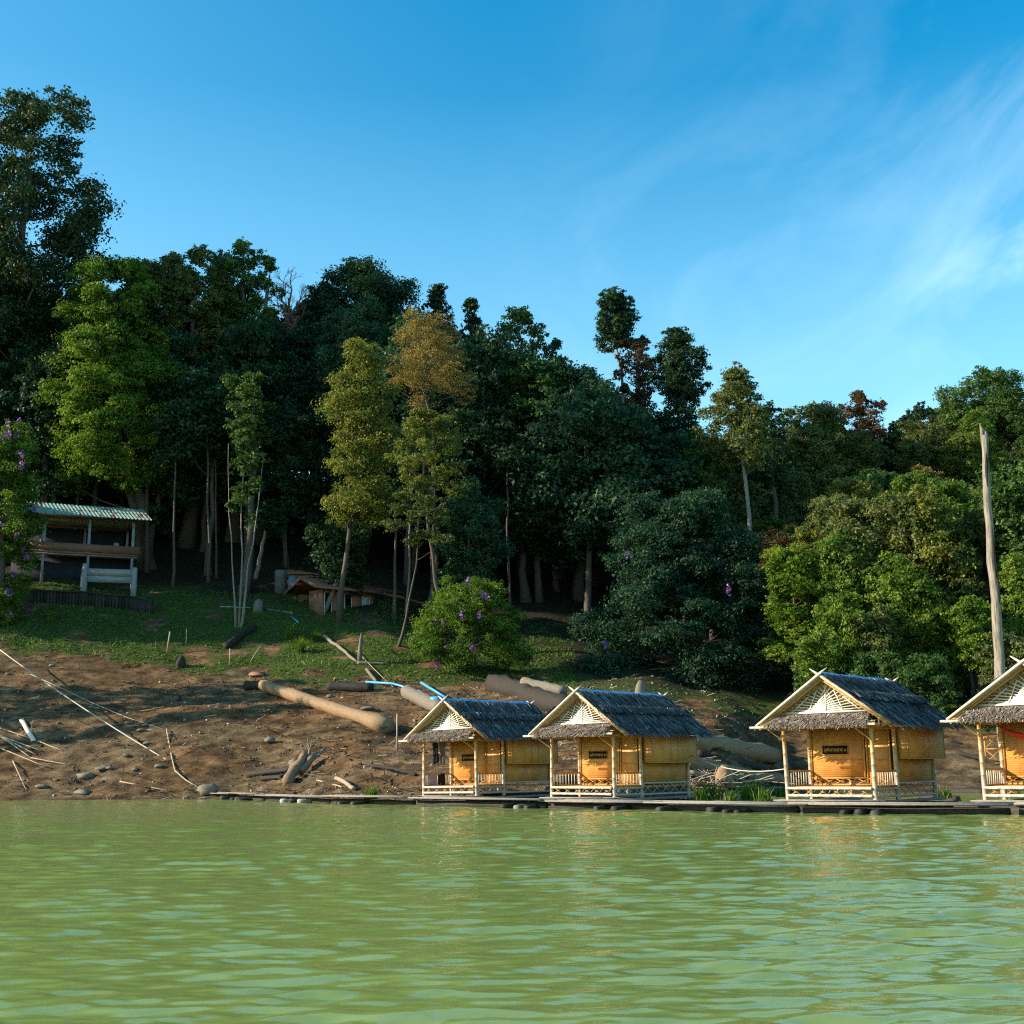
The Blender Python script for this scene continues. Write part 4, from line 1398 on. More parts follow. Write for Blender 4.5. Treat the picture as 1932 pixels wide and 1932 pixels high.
    part('bay_frame', 'bamboo', bay_frame, wb)
    if shutter:
        def sh(m):
            x0, x1, y = -HW - .52, -HW - .02, PD - .04
            for x in (x0, x1):
                m.box((x, y, 1.62), (.022, .02, .48))
            for z in (1.14, 1.62, 2.10):
                m.box(((x0 + x1) / 2, y + .003, z), (.23, .018, .02))
            for (a, b) in (((x0, 1.16), (x1, 1.60)), ((x0, 1.60), (x1, 1.16)), ((x0, 1.64), (x1, 2.08)), ((x0, 2.08), (x1, 1.64))):
                m.tube(np.array([(a[0], y, a[1]), (b[0], y, b[1])]), .014, 5)
        part('shutter', 'bamboo', sh)

    # roof -----------------------------------------------------------
    xe = HW + OV
    ya, yb = -FO, HD + RO

    def slope_slab(m, s_, lift, th):
        nor = np.array([s_ * (ZA - ZE), 0, xe]); nor = nor / np.linalg.norm(nor)
        P = [np.array([0.0, ya, ZA]), np.array([s_ * xe, ya, ZE]), np.array([s_ * xe, yb, ZE]), np.array([0.0, yb, ZA])]
        lo = [p + nor * lift for p in P]
        hi = [p + nor * (lift + th) for p in P]
        m.mesh(np.array(lo + hi), [[0, 1, 2, 3], [4, 7, 6, 5], [0, 4, 5, 1], [1, 5, 6, 2], [2, 6, 7, 3], [3, 7, 4, 0]])
    under = part('roof_lining', 'under', lambda m: (slope_slab(m, 1, -.02, .05), slope_slab(m, -1, -.02, .05)))

    def rafters(m):
        for s_ in (-1, 1):
            for k in range(11):
                f = .12 + .08 * k
                m.tube(np.array([(s_ * xe * f, ya + .02, ZA + (ZE - ZA) * f - .055), (s_ * xe * f, yb - .02, ZA + (ZE - ZA) * f - .055)]), .018, 5)
            for y in (ya + .12, PD, HD, yb - .1):
                m.tube(np.array([(0, y, ZA - .1), (s_ * xe, y, ZE - .1)]), .032, 6)
    part('rafter', 'bamboo', rafters)
    for s_ in (1, -1):
        def th(m):
            slope_slab(m, s_, .034, .035)
            for (f0, f1, n, lf) in ((.60, .96, 1900, .070), (.36, .62, 1300, .080), (.14, .40, 1300, .10), (.0, .2, 1000, .12)):
                thatch_slope(m, rng, s_, ya - .02, yb + .05, f0, f1 - .02, n, lf)
            # the step where the upper layer ends over the lower one
            thatch_slope(m, rng, s_, ya, yb + .04, .40, .48, 1400, .19, .36)
            thatch_slope(m, rng, s_, ya, yb + .06, .88, .93, 700, .06, .42)
        part('thatch', 'thatch', th)

    def ridge(m):
        for s_ in (1, -1):
            nor = np.array([s_ * (ZA - ZE), 0, xe]); nor = nor / np.linalg.norm(nor)
            dn = unit(np.array([s_ * xe, 0, ZE - ZA]))
            k = 14
            ysr = np.linspace(ya + .12, yb - .06, k)
            a = np.array([[0, y, ZA + .165 + .012 * math.sin(y * 3 + seed)] for y in ysr])
            b = np.array([a[i] + dn * (.20 + .02 * math.sin(i * 2.1)) + nor * .01 for i in range(k)])
            m.quads(np.stack([a[:-1], b[:-1], b[1:], a[1:]], 1) if s_ > 0 else np.stack([a[:-1], a[1:], b[1:], b[:-1]], 1), rng.uniform(.3, .7, k - 1))
    part('ridge_cover', 'blue', ridge)
    # bargeboards, crossing above the ridge
    dsl = unit(np.array([xe, 0, ZE - ZA]))
    for y, ext in ((ya - .06, .42), (yb + .05, .36)):
        for s_ in (1, -1):
            d = np.array([s_ * dsl[0], 0, dsl[2]])
            yy = y + (.03 if s_ > 0 else -.03)
            p0 = np.array([0, yy, ZA + .05])
            pts = [p0 - d * ext, p0 - d * ext * .4, p0, p0 + d * 1.5, np.array([s_ * (xe + .03), yy, ZE + .03])]
            part('bargeboard', 'pale', lambda m: m.tube(np.array(pts), [.012, .045, .052, .052, .048], 7, .75), smooth=True)
    # gable
    zb = 3.00
    hb = xe * (ZA - zb) / (ZA - ZE)
    part('gable_panel', 'under', lambda m: m.mesh(np.array([(-hb, .32, zb), (hb, .32, zb), (0.02, .32, ZA - .05), (-.02, .32, ZA - .05)] + [(-hb, .34, zb), (hb, .34, zb), (.02, .34, ZA - .05), (-.02, .34, ZA - .05)]), [[0, 1, 2, 3], [5, 4, 7, 6], [0, 4, 5, 1]]))

    def leafstrips(m):
        for s_ in (1, -1):
            for k in range(64):
                f = rng.uniform(.04, .98)
                p = np.array([s_ * hb * f, .10 + rng.uniform(-.03, .10), ZA - (ZA - zb) * f - .02])
                L = rng.uniform(.16, .42) * (.35 + .65 * min(1, f * 2))
                q = p + np.array([-s_ * L * .55 + rng.normal(0, .04), rng.normal(0, .02), -L * .75])
                if q[2] < zb + .02:
                    q[2] = zb + .02
                w_ = np.array([.022, 0, .012])
                m.quads(np.array([[p - w_, p + w_, q + w_ * .5, q - w_ * .5]]), rng.uniform(0, 1))
    part('gable_leaf', 'under', leafstrips)

    def fan(m):
        cL, cR = np.array([-hb * .80, .06, zb]), np.array([hb * .80, .06, zb])
        k = 10
        for i in range(k):
            f = (i + .6) / k
            for c_, s_, dy in ((cL, 1, 0), (cR, -1, .022)):
                # target runs up the opposite slope
                f2 = .92 - .86 * f
                e = np.array([s_ * hb * f2, .04 + dy, ZA - (ZA - zb) * f2 - .03])
                c2 = c_ + np.array([s_ * .105 * i, dy, 0])
                m.bar(c2, e, .036, .009, (0, 1, 0), rng.uniform(.4, .9))
        for i in range(5):
            f = -.72 + 1.44 * i / 4
            e = np.array([f * hb * .5, .03, ZA - (ZA - zb) * abs(f) * .5 - .25])
            m.bar(np.array([f * hb * 1.02, .03, zb]), e, .030, .008, (0, 1, 0), .7)
        m.box((0, .0, zb + .01), (hb * .93, .022, .032), tone=.9)
    part('gable_lattice', 'lattice', fan)

    # front pent roof of thatch over the porch and the beams that carry it
    def skirt(m):
        x0, x1 = -HW - .42, HW + .10
        m.mesh(np.array([(x0, -.66, 2.56), (x1, -.66, 2.56), (x1 - .05, -.06, 2.90), (x0 + .35, -.06, 2.90), (x0, -.66, 2.59), (x1, -.66, 2.59), (x1 - .05, -.06, 2.93), (x0 + .35, -.06, 2.93)]),
               [[0, 3, 2, 1], [4, 5, 6, 7], [0, 1, 5, 4], [3, 7, 6, 2], [0, 4, 7, 3], [1, 2, 6, 5]], .3)
        for (f0, f1, n, lf) in ((.42, .80, 1500, .05), (.05, .50, 1300, .07), (.78, .9, 900, .04)):
            f = rng.uniform(f0, f1, n)
            u = rng.uniform(0, 1, n)
            xl = x0 + .35 * (1 - f); xr = x1 - .05 * (1 - f)
            p = np.stack([xl + (xr - xl) * u, -.06 - .60 * f, 2.92 - .34 * f + lf * .8], 1) + rng.normal(0, .012, (n, 3))
            d = unit(np.stack([rng.normal(-.15, .34, n), np.full(n, -.72), np.full(n, -.58) + rng.normal(0, .2, n)], 1))
            L = rng.uniform(.16, .36, n)[:, None]
            wv = unit(np.cross(d, np.array([0, .5, -.8])) + rng.standard_normal((n, 3)) * .3)
            wd = rng.uniform(.010, .024, n)[:, None]
            q = p + d * L
            m.quads(np.stack([p - wv * wd, p + wv * wd, q + wv * wd * .5, q - wv * wd * .5], 1), np.clip(rng.normal(.45, .2, n), 0, 1))
    part('porch_thatch', 'thatchf', skirt)
    part('eave_beam', 'pale', lambda m: pole(m, (-HW - 1.05, -.60, ZP + .07), (HW + .42, -.60, ZP + .10), .048, 8, .9, .9), smooth=True)

    def plates(m):
        pole(m, (-HW - .25, .0, ZP + .045), (HW + .3, .0, ZP + .045), .045, 8, .5)
        for s_ in (-1, 1):
            pole(m, (s_ * HW, -.66, ZP + .0), (s_ * HW, yb - .2, ZP + .02), .04, 8, .5)
        pole(m, (-HW - .8, -.42, ZP + .16), (-HW + .2, -.42, ZP + .18), .018, 6, .9)
        pole(m, (-HW - .7, -.30, ZP + .28), (-HW + .2, -.30, ZP + .30), .018, 6, .9)
        pole(m, (HW - .1, -.42, ZP + .22), (HW + .35, -.42, ZP + .22), .018, 6, .9)
    part('wall_plate', 'bamboo', plates, smooth=True)
    for s_ in (-1, 1):
        part('brace', 'bamboo', lambda m: pole(m, (s_ * HW, -.07, ZP - .42), (s_ * HW + (-.42 if s_ < 0 else -.40), -.52, ZP + .02), .026, 6, .6), smooth=True)
    bpy.context.view_layer.update()
    return root


HUTS = []
for args in (((-3.04, 59.16), 0.701, -0.006, 1.003, 'farthest thatched hut, with laundry hung on its porch', 11),
             ((2.755, 52.85), 0.728, 0.008, 0.994, 'second thatched hut from the left, black sign beside its door', 12),
             ((10.94, 44.66), 0.689, 0.006, 0.995, 'large thatched hut standing apart on the right, fully in view', 13),
             ((16.63, 40.97), 0.693, 0.004, 1.008, 'nearest thatched hut, cut off by the right edge', 14)):
    HUTS.append(hut(args[0], args[1], args[2], args[3], args[4], args[5], shutter=args[5] == 14))


def hm(i, p):
    """hut-local point to world"""
    v = HUTS[i].matrix_world @ Vector(p)
    return np.array(v)


def text_mesh(s, size, mat, parent, M_, name='lettering', fit=None):
    cu_ = bpy.data.curves.new('txt', 'FONT')
    cu_.body = s
    cu_.size = size
    cu_.extrude = 0.004
    cu_.align_x = 'CENTER'
    cu_.align_y = 'CENTER'
    o = bpy.data.objects.new('txt', cu_)
    COL.objects.link(o)
    bpy.context.view_layer.update()
    me = bpy.data.meshes.new_from_object(o.evaluated_get(bpy.context.evaluated_depsgraph_get()))
    bpy.data.objects.remove(o)
    if fit and len(me.vertices):
        xs = [v.co.x for v in me.vertices]
        k = fit / max(1e-6, max(xs) - min(xs))
        mid = (max(xs) + min(xs)) / 2
        for v in me.vertices:
            v.co.x = (v.co.x - mid) * k
    me.materials.clear()
    me.materials.append(mat)
    no = bpy.data.objects.new(name, me)
    COL.objects.link(no)
    no.parent = parent
    no.matrix_local = M_
    return no


for i, dg, lab in ((0, '๑', 'black name sign on the porch wall of the farthest hut, behind hanging clothes'),
                   (1, '๒', 'black name sign with yellow letters on the second hut'),
                   (2, '๓', 'black name sign with yellow letters on the large hut at right'),
                   (3, '๔', 'black name sign half cut by the right edge, on the nearest hut')):
    x, z = (-.60, 1.71)
    if i == 0:
        x = -.42
    if i == 3:
        x, z = -.30, 1.66
    p = hm(i, (x, PD - .03, z))
    root = empty('name_sign', p, lab, 'sign', 'name signs on the huts')
    root.rotation_euler = HUTS[i].rotation_euler
    m = MB(); m.box((0, 0, 0), (.49, .012, .155)); m.build('board', MAT['signblack'], root)
    m = MB()
    for z_ in (-.165, .165):
        m.box((0, -.004, z_), (.51, .016, .012))
    for x_ in (-.50, .50):
        m.box((x_, -.004, 0), (.012, .016, .152))
    m.build('frame', MAT['bamboo'], root)
    text_mesh('จุฬ่าสายธาร ' + dg, .17, MAT['gold'], root, Matrix.Translation((0, -.016, 0)) @ Matrix.Rotation(math.pi / 2, 4, 'X'), fit=.86)


def cloth(name, i, p, wd, ht, mat, label, cat, seed, thick=.03, taper=0.0, legs=False):
    rng = np.random.default_rng(seed)
    pw = hm(i, p)
    root = empty(name, pw, label, cat)
    root.rotation_euler = HUTS[i].rotation_euler
    m = MB()

    def sheet(x0, x1, z1):
        nx, nz = 12, 14
        X, Z = np.meshgrid(np.linspace(x0, x1, nx), np.linspace(0, z1, nz))
        sh = 1 - taper * (Z / z1)
        Xc = (X - (x0 + x1) / 2) * sh + (x0 + x1) / 2
        Yc = .035 * np.sin(X * 38 + seed) * (0.3 + np.abs(Z)) + .02 * np.sin(Z * 9 + X * 7)
        Zc = Z + .02 * np.sin(X * 21 + seed) * (Z / z1)
        idx = np.arange(nx * nz).reshape(nz, nx)
        Q = np.stack([idx[:-1, :-1], idx[1:, :-1], idx[1:, 1:], idx[:-1, 1:]], -1).reshape(-1, 4)
        V1 = np.stack([Xc.ravel(), Yc.ravel() - thick / 2, Zc.ravel()], 1)
        V2 = np.stack([Xc.ravel(), Yc.ravel() + thick / 2, Zc.ravel()], 1)
        m.mesh(V1, Q); m.mesh(V2, Q[:, ::-1])
        e = np.concatenate([idx[0], idx[1:, -1], idx[-1, ::-1][1:], idx[::-1, 0][1:]])
        for a, b in zip(e[:-1], e[1:]):
            m.quads(np.array([[V1[a], V1[b], V2[b], V2[a]]]))
    if legs:
        sheet(-wd / 2, -.01, -ht); sheet(.01, wd / 2, -ht * .93)
    else:
        sheet(-wd / 2, wd / 2, -ht)
    m.build('cloth', MAT[mat], root, smooth=True)


cloth('trousers', 0, (-1.42, .55, 2.42), .34, 1.02, 'cloth_black', 'black trousers hanging from the porch roof of the farthest hut', 'clothes', 1, legs=True)
cloth('sarong', 0, (-1.02, .62, 2.42), .42, 1.02, 'cloth_print', 'brown patterned cloth hanging beside the black trousers', 'clothes', 2, taper=.35)
cloth('towel', 0, (-1.62, .52, .99), .50, .62, 'cloth_grey', 'grey and pink towel draped over the left railing of the farthest hut', 'towel', 3)
cloth('towel', 0, (-1.62, 1.15, .99), .40, .55, 'cloth_black', 'black cloth draped over the left railing next to the grey towel', 'towel', 4)
for o in [o for o in COL.objects if o.name.startswith('towel')]:
    o.rotation_euler = (0, 0, o.rotation_euler[2] + 1.25)
cloth('cap', 0, (1.1, .3, 2.5), .32, .14, 'cloth_black', 'small black garment under the eave of the farthest hut', 'clothes', 5)


def hammock():
    m = MB()
    P0, P1 = np.array([-1.35, .75, 2.42]), np.array([1.45, .65, 2.42])
    nx, nz = 30, 9
    V = []
    for a in np.linspace(0, 1, nx):
        sag = 1.0 * (1 - (2 * a - 1) ** 2) * .62
        c_ = P0 + (P1 - P0) * a - np.array([0, 0, sag])
        wdt = .30 * math.sin(math.pi * a) ** .6 + .02
        for b in np.linspace(-1, 1, nz):
            V.append(c_ + np.array([0, b * wdt, .22 * b * b * math.sin(math.pi * a)]))
    V = np.array(V)
    idx = np.arange(nx * nz).reshape(nx, nz)
    Q = np.stack([idx[:-1, :-1], idx[1:, :-1], idx[1:, 1:], idx[:-1, 1:]], -1).reshape(-1, 4)
    Vw = np.array([hm(3, v) for v in V])
    c_ = Vw.mean(0)
    root = empty('hammock', c_, 'red hammock slung across the porch of the nearest hut', 'hammock')
    m.mesh(Vw - c_, Q); m.mesh(Vw - c_ - np.array([0, 0, .012]), Q[:, ::-1])
    m.build('cloth', MAT['red'], root, smooth=True)
    r = MB()
    for a, b in ((P0, P0 + [-.28, 0, .06]), (P1, P1 + [.2, 0, .06])):
        r.tube(np.array([hm(3, a), hm(3, b)]) - c_, .014, 5)
    r.build('cord', MAT['rope'], root)


hammock()

# ------------------------------------------------------------------ rafts, walkway, floats
def irregular_log(m, a, b, r, rng, n=9, k=9, amp=.02, taper=.85, wob=.06, tone=0.5):
    pts = bend(rng, a, b, k, amp)
    rad = r * np.linspace(1, taper, k) * (1 + .05 * rng.standard_normal(k))
    m.tube(pts, rad, n, tone, wob=wob, rng=rng)


for i, h in enumerate(HUTS):
    rng = np.random.default_rng(50 + i)
    root = empty('log_raft', (h.location[0], h.location[1], 0), ['low log raft under the farthest hut', 'low log raft under the second hut from the left', 'low log raft under the large hut at right', 'low log raft under the nearest hut'][i], 'raft', 'log rafts under the huts')
    root.rotation_euler = (0, 0, h.rotation_euler[2])
    for k, y in enumerate(np.arange(-.55, 6.2, .62)):
        m = MB()
        irregular_log(m, (-2.2 + rng.uniform(-.3, .3), y, .03), (2.2 + rng.uniform(-.3, .4), y + rng.normal(0, .05), .03), .17, rng, tone=rng.uniform(0, 1))
        m.build('float_log', MAT['darkwood'], root, smooth=True)
    for (x, y0_, y1_) in ((-1.65, -.75, 6.0), (1.65, -.75, 6.0), (-.4, -.7, .6)):
        m = MB(); m.bar((x, y0_, .27), (x, y1_, .27), .30, .09); m.build('bearer', MAT['raftwood'], root)
    for (x0, x1, y, z, wd) in ((-2.0, 1.9, -.30, .345, .24), (-1.95, 1.2, .02, .35, .26), (1.2, 2.05, -.05, .355, .3)):
        m = MB(); m.bar((x0, y, z), (x1, y + rng.normal(0, .06), z), wd, .045); m.build('deck_plank', MAT['raftwood'], root)


def walkway():
    rng = np.random.default_rng(8)
    hl = [np.array([-3.04, 59.16]), np.array([2.755, 52.85]), np.array([10.94, 44.66]), np.array([16.63, 40.97])]
    fr = np.array([-.66, -.75])
    line = [np.array([-21.0, 82.5]), np.array([-18.7, 78.6]), np.array([-13.6, 69.5]), np.array([-9.0, 62.4])] + [p + fr * 2.3 for p in hl] + [np.array([22.5, 35.2])]
    labels = {0: 'pale plank gangway landing on the bank at the far left end', 1: 'narrow dark-edged plank walkway leaving the landing', 2: 'long white-topped plank walkway left of the huts', 3: 'sagging plank walkway approaching the farthest hut'}
    segs = []
    for a, b in zip(line[:-1], line[1:]):
        n = max(1, int(round(np.linalg.norm(b - a) / 6.5)))
        for k in range(n):
            segs.append((a + (b - a) * k / n, a + (b - a) * (k + 1) / n))
    for s_, (a, b) in enumerate(segs):
        d = (b - a) / np.linalg.norm(b - a)
        nrm = np.array([-d[1], d[0]])
        c_ = (a + b) / 2
        if s_ < 4:
            lab = labels[s_]
        else:
            pxm = proj([c_[0], c_[1], .3])[0]
            lab = 'plank walkway section ' + ('in front of the farthest hut' if pxm < 900 else 'between the farthest hut and the second hut' if pxm < 1040 else 'in front of the second hut' if pxm < 1210 else 'beside the grass tufts between second and large hut' if pxm < 1440 else 'in front of the large hut at right' if pxm < 1720 else 'running to the nearest hut at the right edge')
        root = empty('plank_walkway', (c_[0], c_[1], 0), lab, 'walkway', 'plank walkway sections along the raft')
        if s_ == 0:
            z0, z1 = .85, .42
        else:
            z0 = z1 = .33 + rng.uniform(-.03, .03)
        L = np.linalg.norm(b - a) / 2
        for k in range(3):
            o_ = (k - 1) * .36 + rng.normal(0, .04)
            e0, e1 = rng.uniform(-.3, .5), rng.uniform(-.2, .7)
            p = -d * (L + e0) + nrm * (o_ + rng.normal(0, .06)); q = d * (L + e1) + nrm * (o_ + rng.normal(0, .06))
            zz = rng.uniform(-.02, .03)
            m = MB(); m.bar((*p, z0 + zz), (*q, z1 + zz), .33, .055); m.build('plank', MAT['raftwood'], root)
        if s_ > 0:
            for k in range(int(rng.integers(3, 5))):
                t_ = rng.uniform(-.9, .9) * L
                c2 = d * t_
                m = MB()
                nn = nrm * (1 if nrm[1] > 0 else -1)
                irregular_log(m, (*(c2 - nn * rng.uniform(.62, .95)), rng.uniform(.0, .06)), (*(c2 + nn * 1.0), .05), rng.uniform(.09, .16), rng, tone=rng.uniform(0, 1))
                m.build('float_log', MAT['darkwood'] if rng.uniform() < .85 else MAT['raftwood'], root, smooth=True)
            m = MB()
            irregular_log(m, (*(-d * L * .95 + nrm * .1), .07), (*(d * L * .98 + nrm * .1), .07), .17, rng)
            m.build('long_float', MAT['darkwood'], root, smooth=True)


walkway()


def log(name, mat, a, b, r, label, cat='log', seed=0, taper=.85, amp=.015, sink=.3, n=13, k=12, wob=.055, flareb=1.0):
    rng = np.random.default_rng(seed + 300)
    a, b = np.asarray(a, float), np.asarray(b, float)
    c_ = (a + b) / 2
    root = empty(name, c_, label, cat)
    m = MB()
    up = np.array([0, 0, r * (1 - sink)])
    pts = bend(rng, a - c_ + up, b - c_ + up, k, amp)
    rad = r * np.linspace(1, taper, k) * (1 + .04 * rng.standard_normal(k))
    rad[-1] *= flareb; rad[-2] *= 1 + (flareb - 1) * .6
    m.tube(pts, rad, n, rng.uniform(.3, .7), wob=wob, rng=rng)
    m.build('trunk', MAT[mat], root)
    return root


gA = ground
# the big tan log on the bank
log('fallen_log', 'logtan', gA(495, 1303), gA(733, 1388), .42, 'long thick tan log lying down the bank left of the huts', seed=1, taper=1.12, sink=.0, flareb=1.35, amp=.006)
log('fallen_log', 'logdark', gA(463, 1303), gA(497, 1301), .36, 'short blackened log end above the long tan log', seed=2, sink=.1)
log('fallen_log', 'logdark', gA(620, 1303), gA(702, 1305), .40, 'dark log half buried under the cut bank', seed=3)
log('fallen_log', 'logdark', gA(930, 1302), gA(1075, 1352), .75, 'big burnt black log lying behind the second hut', seed=4, sink=.35, amp=.03, wob=.1)
log('fallen_log', 'loggrey', gA(988, 1312), gA(1066, 1330), .40, 'pale squared log resting on the burnt log', seed=5, sink=-1.2)
log('fallen_log', 'loggrey', gA(768, 1318), gA(832, 1350), .50, 'weathered whitish log slab just behind the farthest hut', seed=6, taper=.9, sink=.1)
log('fallen_log', 'logtan', gA(1300, 1420), gA(1462, 1445), .62, 'upper thick brown log between the second and the large hut', seed=7, sink=.1, amp=.008)
log('fallen_log', 'logdark', gA(1318, 1428), gA(1448, 1458), .22, 'thin dark log under the upper brown log', seed=8)
log('fallen_log', 'logtan', gA(1290, 1456), gA(1485, 1489), .46, 'lower tan log slanting to the water beside the large hut', seed=9, sink=.1, taper=.55, amp=.01)
log('fallen_log', 'loggrey', gA(1302, 1464), gA(1375, 1482), .16, 'thin grey log below the lower tan log', seed=10)
log('fallen_log', 'logdark', gA(1810, 1424), gA(1884, 1444), .13, 'thin dark pole on the shaded bank behind the nearest hut', seed=11)
log('driftwood', 'loggrey', gA(612, 1204), gA(674, 1252), .17, 'bleached fallen stem slanting on the lawn right of the grass clumps', seed=12, taper=.6)
log('driftwood', 'loggrey', gA(674, 1254), gA(726, 1256), .15, 'bleached root end of the fallen stem on the lawn', seed=13, taper=.6)
log('driftwood', 'logdark', gA(425, 1226), gA(480, 1190), .33, 'charred log lying across the lawn', seed=14, amp=.05, wob=.12)
log('driftwood', 'logdark', gA(466, 1470), gA(548, 1457), .20, 'dark driftwood pole leading to the rooted stump on the bank', seed=15, taper=.7)
log('driftwood', 'logdark', gA(494, 1475), gA(533, 1471), .15, 'short dark log below the driftwood pole', seed=16)
log('driftwood', 'logdark', gA(702, 1448), gA(785, 1466), .10, 'thin dark branch on the bank left of the farthest hut', seed=17, amp=.06)
log('driftwood', 'stick', gA(634, 1474), gA(668, 1493), .12, 'pale short stick near the walkway', seed=18, sink=-.2)
log('driftwood', 'stick', gA(598, 1474), gA(645, 1489), .05, 'thin pale stick beside the short one near the walkway', seed=19)
log('driftwood', 'loggrey', gA(692, 1266), gA(710, 1289), .13, 'grey branch hanging over the cut bank', seed=20)
for j, (x0, y0, x1, y1, r) in enumerate([(0, 1376, 85, 1407, .045), (0, 1391, 76, 1422, .055), (0, 1391, 67, 1429, .055), (0, 1392, 58, 1432, .05), (0, 1421, 86, 1450, .05), (24, 1442, 49, 1494, .05), (58, 1432, 130, 1448, .04), (70, 1404, 117, 1422, .04), (226, 1478, 322, 1497, .05)]):
    log('bamboo_pole', 'stick', gA(x0, y0), gA(x1, y1), r, ['topmost pale pole of the fan at the left edge', 'pale pole in the fan at the left edge, second from top', 'pale pole in the fan at the left edge, crossing its neighbour', 'pale pole in the fan at the left edge, steepest', 'lowest long pole at the left edge', 'short pole lying alone near the water at lower left', 'thin pole continuing from the fan down the bank', 'thin pole under the white board', 'long brown pole close to the water left of the landing'][j], 'pole', 400 + j, .7, .004, -.3, 6, 5)

def plankobj(name, mat, a, b, wd, th, label, cat='board', up=(0, -.5, 1)):
    a, b = np.asarray(a, float), np.asarray(b, float)
    c_ = (a + b) / 2
    root = empty(name, c_ , label, cat)
    m = MB(); m.bar(a - c_ + [0, 0, th], b - c_ + [0, 0, th], wd, th, up); m.build('board', MAT[mat], root)


plankobj('board', 'lattice', gA(40, 1363), gA(63, 1403), .30, .09, 'white board lying on the bank at the left')
plankobj('board', 'loggrey', gA(144, 1497), gA(166, 1499), .5, .08, 'grey board at the waterline on the left')
plankobj('pipe', 'white', gA(415, 1147), gA(476, 1149), .09, .09, 'thin white pipe lying on the lawn left of the stump', 'pipe')
plankobj('pipe', 'white', gA(497, 1151), gA(552, 1160), .09, .09, 'thin white pipe running from the stump to the brick house', 'pipe')
plankobj('pipe', 'blue', gA(550, 1166), gA(563, 1177), .10, .10, 'short blue pipe piece in front of the brick house', 'pipe')
plankobj('board', 'bluetank', gA(1452, 1426), gA(1471, 1418), .10, .06, 'blue stick lying above the upper brown log')
plankobj('board', 'board', gA(472, 1276), gA(498, 1277), .5, .18, 'brown board edge where lawn meets bare soil')


def tubeobj(name, mat, pts, r, label, cat, part='tube', n=6):
    pts = np.asarray(pts, float)
    c_ = pts.mean(0)
    root = empty(name, c_, label, cat)
    m = MB(); m.tube(pts - c_, r, n); m.build(part, MAT[mat], root, smooth=True)


def lift(px, py, h):
    p = gA(px, py)
    return p + np.array([0, 0, h])


# blue water pipe
tubeobj('water_pipe', 'blue', [lift(690, 1292, .2), lift(740, 1296, .25), lift(790, 1310, .25), lift(835, 1334, .25)], .09, 'blue water pipe running down to the farthest hut', 'pipe')
tubeobj('water_pipe', 'blue', [lift(794, 1296, .3), lift(815, 1309, .3), lift(840, 1324, .3)], .10, 'short straight blue pipe above the farthest hut roof', 'pipe')
# mooring ropes
ra, rb = gA(-5, 1262) + np.array([0, 0, 1.5]), np.array([-18.9, 79.5, .75])
rp = [ra + (rb - ra) * t - np.array([0, 0, 1.1 * 4 * t * (1 - t) * .3]) for t in np.linspace(0, 1, 14)]
tubeobj('mooring_rope', 'rope', rp, .045, 'white mooring rope stretched over the bank to the landing', 'rope', 'rope')
tubeobj('mooring_rope', 'rope', [lift(x, y, .10) for x, y in ((58, 1275), (110, 1300), (175, 1330), (240, 1357), (308, 1380))], .022, 'thin slack rope lying on the bank', 'rope', 'rope')
tubeobj('branch', 'stick', [lift(x, y, .1) for x, y in ((314, 1383), (318, 1402), (324, 1432), (330, 1462), (350, 1480), (378, 1494))], .05, 'long thin crooked branch standing out pale on the bank above the landing', 'branch', 'branch')
p0 = hm(2, (-HW, 0, 1.05)); p1 = hm(1, (HW + .02, HD, 1.75))
tubeobj('mooring_rope', 'rope', [p1 + (p0 - p1) * t - np.array([0, 0, .35 * 4 * t * (1 - t)]) for t in np.linspace(0, 1, 10)], .022, 'white rope strung from the second hut to the large hut', 'rope', 'rope')
tubeobj('rope', 'stick', [lift(x, y, .15) for x, y in ((672, 1232), (690, 1252), (715, 1276), (742, 1300))], .03, 'thin line hanging down the cut bank from the grey branch', 'rope', 'rope')


def stake(px, py, h, r, label, lean=0.0):
    g = gA(px, py)
    root = empty('stake', g, label, 'stake')
    m = MB(); m.tube(np.array([(0, 0, -.2), (lean * .5, 0, h * .5), (lean, 0, h)]), r, 6); m.build('shaft', MAT['stick'], root, smooth=True)


stake(315, 1231, 1.65, .06, 'pale leaning stake standing on the lawn', .18)
stake(433, 1257, 1.4, .05, 'thin stake with white foot at the lower edge of the lawn')
stake(351, 1218, 1.3, .03, 'thin dark rod on the lawn right of the pale stake')
stake(470, 1250, 1.3, .04, 'thin stick leaning strongly on the lawn', .9)
stake(749, 1418, 2.2, .055, 'upright stake on the bank left of the farthest hut')


def rock(px, py, w_, h, label, seed, mat='rock', grp=None):
    rng = np.random.default_rng(seed)
    g = gA(px, py)
    root = empty('rock', g, label, 'rock', grp)
    n, k = 12, 7
    V = []
    for i in range(k):
        th = math.pi * i / (k - 1)
        for j in range(n):
            a = j * 2 * math.pi / n
            r = 1 + .25 * rng.standard_normal() * (0 < i < k - 1) * .6
            V.append((w_ / 2 * math.sin(th) * math.cos(a) * r, w_ * .35 * math.sin(th) * math.sin(a) * r, h * .5 * math.cos(th) * r + h * .3))
    Q = [[i * n + j, (i + 1) * n + j, (i + 1) * n + (j + 1) % n, i * n + (j + 1) % n] for i in range(k - 1) for j in range(n)]
    m = MB(); m.mesh(np.array(V), Q); m.build('stone', MAT[mat], root)


